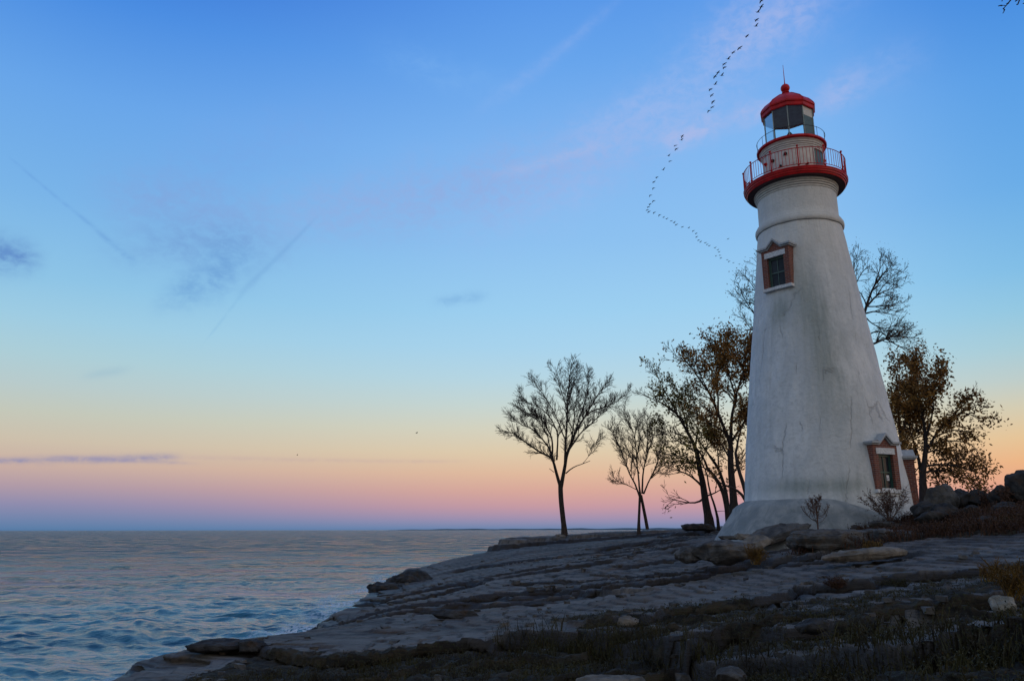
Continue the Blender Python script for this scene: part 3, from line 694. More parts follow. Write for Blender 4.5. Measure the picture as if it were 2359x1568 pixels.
# red gallery deck: dark flared soffit and stepped red fascia
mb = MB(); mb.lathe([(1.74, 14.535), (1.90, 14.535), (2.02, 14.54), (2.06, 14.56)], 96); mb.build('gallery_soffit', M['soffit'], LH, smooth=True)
mb = MB(); mb.lathe([(2.055, 14.54), (2.075, 14.56), (2.085, 14.62), (2.125, 14.63), (2.135, 14.70), (2.17, 14.71), (2.18, 14.77), (2.20, 14.785), (2.20, 14.83), (2.16, 14.84), (1.1, 14.86)], 96)
mb.build('gallery_deck', M['red'], LH, smooth=True)
def ring(mbx, r, z, t, k=96):
    mbx.lathe([(r-t, z), (r, z-t), (r+t, z), (r, z+t), (r-t, z)], k)
GR = 2.155; ztop = 15.68; zbot = 14.93
rail = MB(); ring(rail, GR, ztop, .02); ring(rail, GR, zbot, .018); railing = rail.build('railing', M['red'], LH, smooth=True)
NP = 12
for i in range(NP):
    a = 2*pi*i/NP+R(-83.6); ca, sa = cos(a), sin(a)
    p = MB(); p.tube([(GR*ca, GR*sa, 14.83), (GR*ca, GR*sa, 15.74)], .026, 6)
    p.sphere((GR*ca, GR*sa, 15.78), .050, 8, 6); p.sphere((GR*ca, GR*sa, 14.90), .055, 8, 5, (1, 1, .6))
    p.tube([(GR*ca, GR*sa, 14.93), ((GR+.05)*ca, (GR+.05)*sa, 14.80)], .02, 5)
    p.build('railing_post', M['red'], railing, smooth=True)
NBAL = 96
for i in range(NBAL):
    a = 2*pi*(i+.5)/NBAL+R(-83.6)
    p = MB(); p.tube([(GR*cos(a), GR*sin(a), zbot), (GR*cos(a), GR*sin(a), ztop)], .013, 4, False); p.build('baluster', M['red'], railing)
# watch room
mb = MB(); mb.lathe([(1.275, 14.86), (1.275, 16.22)], 72); mb.build('watch_room_wall', M['cream'], LH, smooth=True)
prof = [(1.275, 16.22)]
for i in range(3):
    z = 16.23+.085*i; r = 1.29+.028*i
    prof += [(r, z), (r+.012, z+.012), (r+.012, z+.06), (r-.02, z+.068)]
prof += [(1.37, 16.50), (1.40, 16.56)]
mb = MB(); mb.lathe(prof, 72); mb.build('watch_room_moulding', M['cream'], LH, smooth=True)
mb = MB(); mb.lathe([(1.38, 16.555), (1.46, 16.56), (1.495, 16.59), (1.50, 16.66), (1.47, 16.69), (.2, 16.70)], 72); mb.build('lantern_deck', M['red'], LH, smooth=True)
for (a, z) in ((-149, 15.85), (-101, 15.92), (-112, 15.42), (-62, 15.35), (-128, 15.80), (-2, 15.85)):
    an = R(a); r0 = 1.27; big = z > 15.6
    p = MB(); cx, cy = cos(an), sin(an)
    p.tube([(r0*cx, r0*cy, z), ((r0+.06)*cx, (r0+.06)*cy, z)], .075 if big else .05, 10)
    p.sphere(((r0+.08)*cx, (r0+.08)*cy, z), .06 if big else .035, 8, 6)
    p.tube([((r0+.03)*cx, (r0+.03)*cy, z), ((r0+.03)*cx-.10*cy*-1, (r0+.03)*cy+.10*cx*-1, z-.05)], .02, 5)
    p.build('vent_cap', M['red'] if a in (-149, -2) else M['dark'], LH, smooth=True)
# watch room door on the right
da = R(-29)
mb = MB()
ar0, ar1 = da-R(17), da+R(17)
mb.lathe([(1.295, 15.05), (1.295, 16.12), (1.27, 16.12)], 8, ar0, ar1); dr = mb.build('watch_room_door', M['lgreen'], LH)
mb = MB()
for a in (ar0, ar1): mb.tube([(1.31*cos(a), 1.31*sin(a), 15.02), (1.31*cos(a), 1.31*sin(a), 16.14)], .028, 4)
mb.lathe([(1.28, 16.11), (1.335, 16.11), (1.335, 16.16), (1.28, 16.16)], 8, ar0, ar1); mb.build('door_frame', M['cream'], dr)
# lantern room: ten sides with one corner towards the camera
LR = 1.075
def pv(r, k, z): a = -pi/2+k*pi/5+R(0); return (r*cos(a), r*sin(a), z)
ZL0, ZL1 = 16.78, 18.34
SILL = MB(); SILL.lathe([(LR+.03, 16.69), (LR+.03, 16.75), (LR-.03, 16.77)], 10, -pi/2, 1.5*pi); SILL.build('lantern_sill', M['red'], LH)
for k in range(10):
    v0, v1 = Vector(pv(LR, k, 0)), Vector(pv(LR, k+1, 0)); out_ = ((v0+v1)/2).normalized()
    if k == 1:                                            # the panel right of centre is opaque: green below, pale above
        p = MB(); p.V = [tuple(v0+Vector((0, 0, 16.76))), tuple(v1+Vector((0, 0, 16.76))), tuple(v1+Vector((0, 0, 17.88))), tuple(v0+Vector((0, 0, 17.88)))]
        p.F = [(0, 1, 2, 3)]; n = len(p.V); p.V += [tuple(Vector(v)-out_*.03) for v in p.V[:4]]; p.F += [(7, 6, 5, 4), (0, 4, 5, 1), (3, 2, 6, 7)]
        d_ = p.build('lantern_panel', M['lgreen'], LH)
        p = MB(); p.V = [tuple(v0+Vector((0, 0, 17.88))), tuple(v1+Vector((0, 0, 17.88))), tuple(v1+Vector((0, 0, ZL1))), tuple(v0+Vector((0, 0, ZL1)))]
        p.V += [tuple(Vector(v)-out_*.03) for v in p.V[:4]]; p.F = [(0, 1, 2, 3), (7, 6, 5, 4)]; p.build('pale_panel', M['cream'], d_)
    else:
        p = MB(); p.V = [tuple(v0+Vector((0, 0, 16.76))), tuple(v1+Vector((0, 0, 16.76))), tuple(v1+Vector((0, 0, ZL1))), tuple(v0+Vector((0, 0, ZL1)))]; p.F = [(0, 1, 2, 3)]
        p.build('glass_pane', M['lglass'], LH)
    p = MB(); p.tube([pv(LR+.01, k, 16.70), pv(LR+.01, k, ZL1)], .026, 4); p.build('mullion', M['mull'], LH)
mb = MB()
for z, r in ((18.26, .02), (18.27, 1.05)): pass
mb.lathe([(.02, 18.36), (1.07, 18.35)], 10, -pi/2, 1.5*pi); mb.build('lantern_ceiling', M['ceil'], LH)
# roof
RO = 1.225
mb = MB(); mb.lathe([(1.07, 18.32), (1.15, 18.30), (1.17, 18.33), (1.18, 18.47), (1.225, 18.50), (1.235, 18.57), (1.20, 18.60)], 10, -pi/2, 1.5*pi); mb.build('eave', M['red'], LH)
rp = [(1.20, 18.60), (1.11, 18.74), (.98, 18.90), (.80, 19.04), (.60, 19.20), (.41, 19.34), (.25, 19.42), (.18, 19.45), (.15, 19.46)]
mb = MB(); mb.lathe(rp, 10, -pi/2, 1.5*pi); roof = mb.build('roof', M['red'], LH)
mb = MB()
for k in range(10):
    mb.tube([pv(r+.006, k, z+.006) for r, z in rp[:-1]], .016, 4)
mb.build('roof_rib', M['red'], roof)
mb = MB(); mb.lathe([(.20, 19.38), (.20, 19.43), (.15, 19.46), (.135, 19.52), (.17, 19.55), (.17, 19.58), (.12, 19.61), (.0, 19.62)], 20); mb.sphere((0, 0, 19.80), .205, 20, 14); mb.build('ventilator_ball', M['red'], roof, smooth=True)
mb = MB(); mb.tube([(0, 0, 19.98), (0, 0, 20.15), (0, 0, 21.02)], [.035, .02, .008], 6); mb.build('lightning_rod', M['red'], roof)
# low hoop railing round the lantern
mb = MB(); ring(mb, 1.46, 17.10, .013, 72); hoop = mb.build('lantern_railing', M['dark'], LH, smooth=True)
for k in range(14):
    a = 2*pi*k/14+.2; p = MB(); p.tube([(1.46*cos(a), 1.46*sin(a), 16.68), (1.46*cos(a), 1.46*sin(a), 17.12)], .012, 4); p.build('railing_post', M['dark'], hoop)
# brackets at the eave corners
for k in (-2, 2, 3, -3):
    p = MB(); q = Vector(pv(1.12, k, 18.18)); p.tube([q, q+Vector((0, 0, -.06))+q.normalized()*.05, q+Vector((0, 0, -.14))], .012, 4); p.build('hook', M['dark'], LH)
# lens
lens = MB(); lens.lathe([(.30, 16.79), (.24, 16.84), (.06, 16.92), (.05, 17.02), (.16, 17.06), (.17, 17.10), (.10, 17.13), (.15, 17.2), (.17, 17.30), (.15, 17.40), (.09, 17.48), (.07, 17.53), (.0, 17.55)], 20)
for a in (0, 2.1, 4.2): lens.tube([(.30*cos(a), .30*sin(a), 16.79), (.14*cos(a), .14*sin(a), 17.05)], .012, 4)
lens.build('beacon_lamp', M['dark'], LH, smooth=True)
# concrete skirt round the lake side of the foot
mb = MB(); K = 120
a0, a1 = R(-90-118), R(-90+46); rows = 16
for i in range(rows):
    t = i/(rows-1)
    for j in range(K+1):
        s = j/K; a = a0+(a1-a0)*s
        edge = max(0, min(1, (1-s)/.30)); edge = edge*edge*(3-2*edge)
        edge2 = max(0, min(1, s/.12))
        zt = 1.08*edge*edge2+(.45)*(1-edge)+.02; rt = rbody(max(zt, .0))+.02
        spread = (1.75*edge+.25*(1-edge))*edge2
        z = zt*(1-t)+(-1.1)*t
        r = rt+spread*(.08*min(1, t*8)+.14*(t**.5)+.78*t)+.015*float(fbm(np.array([a*5]), np.array([t*4+2]), 4)[0])+(.05 if 0 < i < 3 else 0)
        mb.V.append((r*cos(a), r*sin(a), z))
for i in range(rows-1):
    for j in range(K): n = i*(K+1)+j; mb.F.append((n, n+1, n+K+2, n+K+1))
mb.build('concrete_footing', M['footing'], LH, smooth=True)

def dormer(name, ang, n0, hw, z0, z1, peak, notice=False, door=False):
    """brick surround with a gabled stone cap; local x across, -y outwards"""
    w = bpy.data.objects.new(name, None)
    def B(mbx, nm, mt, par, **k): return mbx.build(nm, mt, par, **k)
    rz = ang  # -Y rotated by ang about the axis
    rootmesh = MB(); oh = hw*.60 if not door else hw*.62; jd = .16
    ob, ot = z0+.0, z1-.42
    # piers and head, built butt to butt
    rootmesh.box(-hw, -oh, -n0, -n0+1.4, z0, z1)
    rootmesh.box(oh, hw, -n0, -n0+1.4, z0, z1)
    rootmesh.box(-oh, oh, -n0, -n0+1.4, ot+.26, z1)
    rootmesh.prism([(-hw*.86, z1), (0, peak-.04), (hw*.86, z1)], -n0+.002, -n0+1.4)
    root = rootmesh.build(name, M['brick'], LH, rz=rz)
    cap = MB(); c = hw+.13; th = .075
    xs = [(-c, z1), (-hw*.52, z1), (0, peak), (hw*.52, z1), (c, z1)]
    poly = [(x, z) for x, z in xs]+[(x*(1.0), z+th*(1.25 if x == 0 else 1)) for x, z in reversed(xs)]
    cap.prism(poly, -n0-.13, -n0+1.5)
    poly2 = [(x, z-.055) for x, z in xs]+[(x, z-.0) for x, z in reversed(xs)]
    poly2 = [(x*(c-.05)/c, z) for x, z in poly2]; cap.prism(poly2, -n0-.06, -n0+1.45)
    cap.build('stone_cap', M['grey_stone'], root)
    if door:
        d = MB(); d.box(-oh, oh, -n0+.2, -n0+.26, z0, ot+.26); d.build('door', M['green'], root); return
    li = MB(); li.box(-oh-.10, oh+.10, -n0-.025, -n0+.10, ot+.03, ot+.258); li.build('lintel', M['white_stone'], root)
    si = MB(); si.box(-hw-.03, hw+.03, -n0-.05, -n0+.5, z0-.13, z0-.003); si.build('sill', M['white_stone'], root)
    fr = MB(); y0 = -n0+jd
    f = .055
    fr.box(-oh, -oh+f, y0-.04, y0+.04, ob, ot); fr.box(oh-f, oh, y0-.04, y0+.04, ob, ot)
    fr.box(-oh+f, oh-f, y0-.04, y0+.04, ot-f, ot+.03); fr.box(-oh+f, oh-f, y0-.04, y0+.04, ob, ob+f)
    win = fr.build('window', M['green'], root)
    sa = MB(); mid = (ob+ot)/2
    sa.box(-oh+f, oh-f, y0-.02, y0+.03, mid-.028, mid+.028); sa.box(-.016, .016, y0-.012, y0+.028, ob+f, mid-.028); sa.box(-.016, .016, y0-.012, y0+.028, mid+.028, ot-f)
    sa.box(-oh+f, -oh+f+.035, y0-.015, y0+.029, ob+f, ot-f); sa.box(oh-f-.035, oh-f, y0-.015, y0+.029, ob+f, ot-f)
    sa.build('sash', M['green'] if notice else M['lgreen'], win)
    gp = MB(); gp.box(-oh+f, oh-f, y0+.012, y0+.02, ob+f, ot-f); gp.build('pane', M['wglass'], win)
    if notice:
        n_ = MB(); n_.box(.10, .23, y0-.004, y0+.006, ob+.33, ob+.53); pap = n_.build('notice', M['paper'], win)
        n_ = MB(); n_.box(.115, .15, y0-.009, y0-.0045, ob+.36, ob+.385); n_.box(.14, .19, y0-.009, y0-.0045, ob+.39, ob+.41); n_.box(.155, .18, y0-.009, y0-.0045, ob+.415, ob+.43); pap_i = n_; 
        o_ = n_.build('drawing', M['ink'], win)
dormer('upper_window_surround', R(-28), 2.21, .625, 9.74, 11.43, 11.74)
dormer('lower_window_surround', R(45), 3.15, .61, 1.42, 3.10, 3.40, notice=True)
dormer('entrance_surround', R(93), 3.27, .80, -.4, 2.66, 2.96, door=True)

# ---------------------------------------------------------------- rocks
def boulder_mesh(name, w, d, h, seed, slab=0.0, cuts=7, n=26, rough=.10):
    rr = random.Random(seed); bm = bmesh.new(); bmesh.ops.create_icosphere(bm, subdivisions=5, radius=1)
    V = np.array([v.co[:] for v in bm.verts]); F = [[v.index for v in f.verts] for f in bm.faces]; bm.free()
    e = 1.0-.45*slab; V = np.sign(V)*np.abs(V)**e
    for _ in range(cuts):
        nrm = Vector((rr.uniform(-1, 1), rr.uniform(-1, 1), rr.uniform(-.5, 1)*(1-.85*slab))).normalized(); off = rr.uniform(.60, .88)+.15*slab
        nn = np.array(nrm[:]); dd = V@nn-off; V = V-np.outer(np.maximum(dd, 0)*.92, nn)
    V2 = V*np.array([w/2, d/2, h/2])
    a = seed*3.7; k = 1/max(.25, min(w, d, h*2))
    N = fbm(V2[:, 0]*k*2.2+a+V2[:, 2]*k, V2[:, 1]*k*2.2-a+V2[:, 2]*k*2.6, 5, .55)
    nv = V/np.maximum(np.linalg.norm(V, axis=1, keepdims=True), 1e-6)
    V2 = V2+nv*(N*rough*min(w, d, h*2.0))[:, None]
    if slab > 0:   # bedding lines along the edge
        lay = .035*h*np.sign(np.sin(V2[:, 2]/h*20+2*pn(V2[:, 0]*1.5+a, V2[:, 1]*1.5)))
        V2[:, :2] *= (1+lay[:, None]*.7)
    me = bpy.data.meshes.new(name); np_mesh(me, V2, np.array(F))
    try: me.set_sharp_from_angle(angle=R(45))
    except Exception: pass
    return me
def rock(name, px, py, Y, w, d, h, m, seed, label, cat='boulder', rz=0, tilt=(0, 0), slab=0.0, group=None, cuts=7, sink=None):
    """px,py: middle of the rock in the photo; Y: distance"""
    p = PY(px, py-(2 if slab > .5 else 0), Y)
    o = link(name, boulder_mesh(name, w, d, h, seed, slab, cuts), M[m]); o.location = p; o.rotation_euler = (R(tilt[0]), R(tilt[1]), R(rz))
    return tag(o, label, cat, group)
RG = 'boulders heaped on the slope right of the lighthouse'
for i, (px, py, Y, w, d, h, m, lb) in enumerate([
    (2163, 1150, 26.5, 1.25, 1.0, 1.05, 'rock_g', 'grey pointed boulder forming the first peak right of the lighthouse'),
    (2126, 1172, 26, .85, .8, .5, 'rock_g', 'low rounded grey boulder touching the brick entrance side'),
    (2210, 1147, 27, .80, .8, .62, 'rock_d', 'dark lumpy boulder just right of the pointed peak boulder'),
    (2252, 1150, 27, 1.15, 1.0, .66, 'rock_d', 'wide dark boulder in the middle of the skyline heap'),
    (2306, 1146, 26, 1.15, .9, .75, 'rock_d', 'dark sloping boulder left of the tall boulder at the frame edge'),
    (2356, 1120, 25, 1.05, 1.0, 1.05, 'rock_d', 'tallest dark blocky boulder on the skyline at the right frame edge'),
    (2182, 1178, 25.5, 1.15, .9, .55, 'rock_g', 'grey boulder below the pointed peak boulder'),
    (2140, 1192, 25, 1.0, .8, .42, 'rock_g', 'long low grey boulder nearest the brick entrance foot'),
    (2245, 1186, 25, 1.2, .9, .55, 'rock_d', 'half buried dark boulder in the russet brush below the heap'),
    (2322, 1176, 24.5, 1.2, .9, .55, 'rock_d', 'broad dark boulder below the tall skyline boulder'),
    (2285, 1206, 22.5, .8, .7, .35, 'rock_d', 'small dark boulder low in the brush at the foot of the slope')]):
    rock('boulder', px, py, Y, w*.98, d, h*1.05, 'rock_g' if i == 0 else 'rock_d', 11+i, lb, rz=i*47, tilt=(rng.uniform(-14, 14), rng.uniform(-14, 14)), group=RG, cuts=11)
rock('boulder', 1938, 1197, 29.3, 1.10, .8, .62, 'rock_d', 31, 'black humped boulder against the concrete footing of the tower', tilt=(0, 8), cuts=9)
rock('boulder', 1992, 1196, 29.0, 1.15, .8, .55, 'rock_d', 32, 'black flat topped boulder right of the humped black one', cuts=9)
rock('boulder', 1950, 1218, 28.0, 1.3, .8, .42, 'rock_d', 33, 'dark reddish boulder below the two black boulders', cuts=8)
rock('boulder', 2040, 1212, 27.0, 1.3, .9, .35, 'rock_g', 35, 'low grey boulder under the wiry bush', slab=.3)
rock('rock_slab', 1795, 1226, 28.5, 2.8, 1.4, .32, 'rock_g', 36, 'long grey slab tilted up to the right before the tower footing', 'rock slab', rz=8, tilt=(12, -17), slab=.8, cuts=4)
rock('rock_slab', 1742, 1250, 26.5, 1.05, .8, .22, 'rock_p', 37, 'pale broken slab leaning up to the right', 'rock slab', rz=10, tilt=(20, -22), slab=.7, cuts=6)
rock('rock_slab', 1716, 1236, 28, .75, .55, .22, 'rock_p', 38, 'small pale broken slab behind the larger leaning pale one', 'rock slab', rz=-20, tilt=(10, 10), slab=.5, cuts=8)
rock('rock_slab', 1680, 1240, 29, .9, .6, .14, 'rock_g', 39, 'thin grey slab left of the pale broken slabs', 'rock slab', rz=5, slab=.7)
rock('rock_slab', 1915, 1247, 23.5, 2.5, 1.7, .62, 'rock_g', 41, 'thick rounded grey slab overhanging a dark gap, left one of the row', 'rock slab', rz=3, slab=.75, cuts=5, group='thick slabs in a row')
rock('rock_slab', 2020, 1243, 23.5, .9, 1.6, .56, 'rock_g', 42, 'short thick grey slab in the middle of the slab row', 'rock slab', rz=-4, slab=.8, cuts=4, group='thick slabs in a row')
rock('rock_slab', 2098, 1243, 23.3, 1.7, 1.4, .46, 'rock_g', 43, 'thick grey slab tapering right at the end of the slab row', 'rock slab', rz=-3, tilt=(0, 3), slab=.7, cuts=5, group='thick slabs in a row')
rock('rock_slab', 1985, 1278, 19.5, 2.2, 1.0, .28, 'rock_p', 44, 'pale flat slab lying in front of the thick slab row', 'rock slab', rz=6, tilt=(0, -3), slab=.6, cuts=6)
rock('boulder', 1662, 1272, 22.0, 1.9, 1.2, .60, 'rock_g', 45, 'large rounded grey boulder lying below the pale broken slabs', rz=-8, tilt=(0, -4), slab=.3, cuts=6)
rock('boulder', 1594, 1277, 22.4, .95, .9, .42, 'rock_g', 46, 'smaller grey boulder at the left of the large rounded one', rz=20, slab=.2, cuts=7)
rock('boulder', 2311, 1390, 8.2, .25, .24, .20, 'rock_w', 47, 'small whitish boulder in the weeds at the right', rz=15, cuts=9)
rock('boulder', 940, 1338, 40, 2.5, 1.8, .95, 'rock_d', 48, 'big dark wet boulder at the waterline below the lone bare tree', rz=10, slab=.5, cuts=8)
rock('boulder', 885, 1356, 38, 1.7, 1.4, .55, 'rock_d', 49, 'low dark boulder reaching into the water by the splash', rz=-10, slab=.5, cuts=8)
rock('rock_slab', 500, 1487, 17.2, 1.25, .8, .22, 'rock_d', 51, 'dark slab on the lip of the ledge nearest the water', 'rock slab', rz=10, slab=.6, cuts=6)
rock('rock_slab', 580, 1486, 17.0, .7, .5, .22, 'rock_d', 52, 'dark brown block on the ledge lip beside the water', 'rock slab', rz=-15, slab=.5, cuts=7)
rock('boulder', 1690, 1556, 8.0, .36, .3, .16, 'rock_g', 53, 'grey stone in the dark weeds at the bottom of the frame', rz=20, cuts=8)
rock('boulder', 1410, 1569, 8.6, .75, .4, .12, 'rock_p', 54, 'flat pale stone cut by the bottom edge of the frame', rz=0, slab=.4, cuts=6)
rock('boulder', 1445, 1430, 14.0, .42, .35, .22, 'rock_p', 55, 'pale brown stone among weeds on the near overgrown ledge', rz=30, cuts=9)
rock('boulder', 1560, 1462, 12.0, .30, .25, .10, 'rock_p', 56, 'small pale stone low on the near overgrown ledge', rz=60, cuts=9)
rock('boulder', 1606, 1216, 51, 2.2, 1.6, .42, 'rock_d', 57, 'flat dark block on the skyline at the foot of the leaning tree', rz=0, slab=.9, cuts=3)
rock('rock_slab', 1290, 1234, 59, .9, .7, .28, 'rock_p', 58, 'small pale rock at the root of the lone bare tree', 'rock slab', cuts=8)
rock('boulder', 1870, 1440, 9.5, .45, .4, .18, 'rock_d', 59, 'dark mossy stone in the weedy hollow', rz=40, cuts=8)
rock('rock_slab', 1245, 1392, 21, 1.0, .5, .10, 'rock_d', 60, 'thin dark slab lying flat in the middle of the shelf', 'rock slab', rz=5, slab=.7, cuts=5)
rock('rock_slab', 1045, 1415, 20, 1.3, .9, .22, 'rock_d', 61, 'dark broken slab left of centre on the pale shelf', 'rock slab', rz=-12, slab=.6, cuts=9)

# ---------------------------------------------------------------- trees
class TM:
    def __init__(s): s.V = []; s.F = []; s.n = 0
    def tube(s, P, r, k):
        P = np.asarray(P, float); N = len(P); T = np.gradient(P, axis=0); T /= np.maximum(np.linalg.norm(T, axis=1, keepdims=True), 1e-9)
        ref = np.array([.31, .9, .17]) if abs(T[0][1]) < .85 else np.array([1., .1, .1])
        U = np.cross(T, ref); U /= np.maximum(np.linalg.norm(U, axis=1, keepdims=True), 1e-9); W = np.cross(T, U)
        a = 2*pi*np.arange(k)/k; r = np.asarray(r)[:, None, None]
        V = P[:, None, :]+r*(U[:, None, :]*np.cos(a)[None, :, None]+W[:, None, :]*np.sin(a)[None, :, None])
        s.V.append(V.reshape(-1, 3)); i = np.arange(N-1)[:, None]*k; j = np.arange(k)[None, :]; j2 = (j+1) % k
        s.F.append((np.stack([i+j, i+j2, i+j2+k, i+j+k], -1).reshape(-1, 4))+s.n); s.n += N*k
    def quad(s, Q):
        s.V.append(Q.reshape(-1, 3)); m = Q.shape[0]; s.F.append((np.arange(m*4).reshape(m, 4))+s.n); s.n += m*4
    def build(s, name, m, parent, loc):
        if not s.V: return None
        V = np.concatenate(s.V)-np.array(loc); me = bpy.data.meshes.new(name); np_mesh(me, V, np.concatenate(s.F), True)
        o = link(name, me, m, parent); return o
def resample(P, r0, r1, step, nr, wob):
    P = np.array(P); d = np.concatenate([[0], np.cumsum(np.linalg.norm(np.diff(P, axis=0), axis=1))]); L = d[-1]
    n = max(3, int(L/step)); t = np.linspace(0, L, n)
    # smooth a polyline a little
    Q = np.stack([np.interp(t, d, P[:, i]) for i in range(3)], 1)
    for _ in range(2): Q[1:-1] = .5*Q[1:-1]+.25*(Q[:-2]+Q[2:])
    if wob:
        w = nr.normal(size=(n, 3))*wob; w = np.cumsum(w, 0)*.5; w -= np.linspace(0, 1, n)[:, None]*w[-1]; w[0] = 0; Q += w*.6
    u = t/L; return Q, r0+(r1-r0)*u**.8, L
def spray(tm, lm, P, r, L, level, nr, o, leafp):
    """side shoots along a path, recursively"""
    n = len(P); dens = o['dens'][level]; cnt = int(L*dens*nr.uniform(.8, 1.2))+1
    T = np.gradient(P, axis=0); T /= np.maximum(np.linalg.norm(T, axis=1, keepdims=True), 1e-9)
    t0 = o['t0'] if level == 0 else .12
    for c in range(cnt):
        t = t0+(1-t0)*((c+nr.rand())/cnt)**.8; i = min(n-1, int(t*(n-1))); tan_ = T[i]
        rnd = nr.normal(size=3); perp = rnd-tan_*rnd.dot(tan_); perp /= max(np.linalg.norm(perp), 1e-6)
        a = R(nr.uniform(o['ang'][0], o['ang'][1])); dirn = tan_*cos(a)+perp*sin(a)+np.array([0, 0, o['up']])
        dirn /= np.linalg.norm(dirn)
        cl = o['len'][level]*nr.uniform(.55, 1.15)*(1.0-.45*t if level else 1.0-.35*t)
        m = max(4, int(cl/(.30 if level < 2 else .22))); seg = cl/m; Q = [P[i]]; dd = dirn.copy()
        for k in range(m):
            dd = dd+nr.normal(size=3)*o['wig']+np.array([0, 0, o['up']*.10-o['droop']*.1*k/m]); dd /= np.linalg.norm(dd); Q.append(Q[-1]+dd*seg)
        Q = np.array(Q); cr = max(min(r[i]*.62, o['rad'][level]), o['rmin']); rr_ = np.linspace(cr, max(cr*.45, o['rmin']*.8), len(Q))
        tm.tube(Q, rr_, 4 if level == 0 else 3)
        if level < o['levels']-1: spray(tm, lm, Q, rr_, cl, level+1, nr, o, leafp)
        if lm is not None and level >= 1 and nr.rand() < leafp(Q[-1]):
            k = nr.randint(o['leafn'][0], o['leafn'][1]); c0 = Q[nr.randint(1, len(Q), size=k)]+nr.normal(size=(k, 3))*.24
            s = nr.uniform(.7, 1.3, size=(k, 1))*o['leaf']; u = nr.normal(size=(k, 3)); u /= np.linalg.norm(u, axis=1, keepdims=True); v = np.cross(u, nr.normal(size=(k, 3))); v /= np.linalg.norm(v, axis=1, keepdims=True)
            lm.quad(np.stack([c0-u*s, c0+v*s*.45, c0+u*s, c0-v*s*.45], 1))
OPT = dict(dens=(1.3, 2.0, 2.4), len=(2.2, 1.1, .55), ang=(22, 52), up=.22, droop=0, wig=.10, rad=(.055, .03, .018), rmin=.013, levels=3, t0=.25, leafn=(8, 18), leaf=.105)
def Z4(x, y): return ((1950+.5422*x)*2359/4096, (1350+.5422*y)*2359/4096)
def Z3(x, y): return ((3400+.3188*x)*2359/4096, (1700+.3188*y)*2359/4096)
def ZR(x, y): return ((3400+.3316*x)*2359/4096, (980+.3316*y)*2359/4096)
def ID(x, y): return (x, y)
def tree(name, Y0, base, label, cat, trunks, limbs, opt=None, conv=Z4, seed=1, leafmat=None, leafp=None, group=None, barkm='bark'):
    """trunks/limbs: (points, r0, r1, depth0, depth1[, spray]) traced from the photo and spread in depth"""
    o = dict(OPT); o.update(opt or {}); nr = np.random.RandomState(seed)
    b0 = PY(*conv(*base), Y0); loc = Vector((b0.x, b0.y, gz(b0.x, b0.y)-.05))
    root = empty(name, loc, label, cat, group)
    tr = TM(); tw = TM(); lf = TM() if leafmat else None
    lp = leafp or (lambda q: 1.0)
    def path(pts, d0, d1):
        dl = [0]
        for a, c in zip(pts, pts[1:]): dl.append(dl[-1]+hypot(c[0]-a[0], c[1]-a[1]))
        return [tuple(PY(*conv(*q), Y0+d0+(d1-d0)*s/dl[-1])) for q, s in zip(pts, dl)]
    for (pts, r0, r1, d0, d1) in trunks:
        P, r_, L = resample(path(pts, d0, d1), r0, r1, .3, nr, .015)
        if pts[0] == base or d0 == 0 and P[0][2] < loc.z+1.2:
            P[0][2] = min(P[0][2], loc.z-.1); r_[0] *= 1.45; r_[1] *= 1.12
        tr.tube(P, r_, 9)
    for l in limbs:
        pts, r0, r1, d0, d1 = l[:5]; sp = l[5] if len(l) > 5 else 1
        P, r_, L = resample(path(pts, d0, d1), r0, r1, .3, nr, .03)
        tr.tube(P, r_, 6)
        if sp: spray(tw, lf, P, r_, L, 0, nr, o, lp)
    # the limb tip carries on as a twig
    t_ = tr.build('trunk', M[barkm], root, loc); c_ = tw.build('crown', M[barkm], root, loc)
    if lf and lf.V: lf.build('foliage', M[leafmat], root, loc)
    return root

G1 = [([(540, 1110), (515, 1020), (498, 950), (480, 880), (400, 850), (270, 762), (200, 705), (128, 690)], .15, .02, 0, -2.2),
      ([(492, 940), (465, 830), (400, 742), (345, 680), (240, 640), (165, 572)], .09, .018, -.2, 1.6),
      ([(478, 860), (480, 730), (425, 650), (400, 585), (300, 560), (205, 515)], .08, .018, -.2, -2.0),
      ([(510, 900), (520, 700), (470, 595), (400, 520), (300, 480), (235, 425)], .08, .018, .1, 2.0),
      ([(540, 1110), (552, 1050), (570, 960), (582, 870), (610, 800), (650, 690), (712, 590), (770, 490), (830, 400), (880, 330)], .17, .018, 0, 1.0),
      ([(712, 590), (772, 532), (870, 515), (960, 470), (1000, 430), (1048, 398)], .06, .014, .6, 1.2),
      ([(572, 940), (575, 760), (588, 600), (586, 480), (600, 350), (622, 180)], .11, .015, 0, -.8),
      ([(580, 760), (540, 670), (500, 560), (420, 430), (350, 340), (325, 290)], .06, .014, 0, 1.8),
      ([(592, 560), (560, 430), (520, 330), (500, 215)], .05, .014, -.4, -1.6),
      ([(600, 830), (690, 700), (760, 640), (850, 550), (925, 500)], .07, .014, .2, -2.0),
      ([(650, 690), (690, 560), (740, 430), (745, 300), (730, 270)], .06, .014, .5, 2.2),
      ([(588, 480), (640, 350), (665, 250)], .04, .012, -.3, 1.2),
      ([(465, 830), (440, 700), (330, 570), (260, 560)], .05, .014, -.2, 3.0),
      ([(610, 790), (640, 640), (640, 500), (680, 380)], .05, .014, .2, -2.8),
      ([(578, 1000), (620, 958), (700, 930), (757, 908)], .055, .02, 0, -1.0, 0), ([(700, 930), (740, 890), (770, 830), (812, 745)], .022, .008, -.6, -1.2),
      ([(492, 992), (455, 964)], .03, .02, 0, 0, 0)]
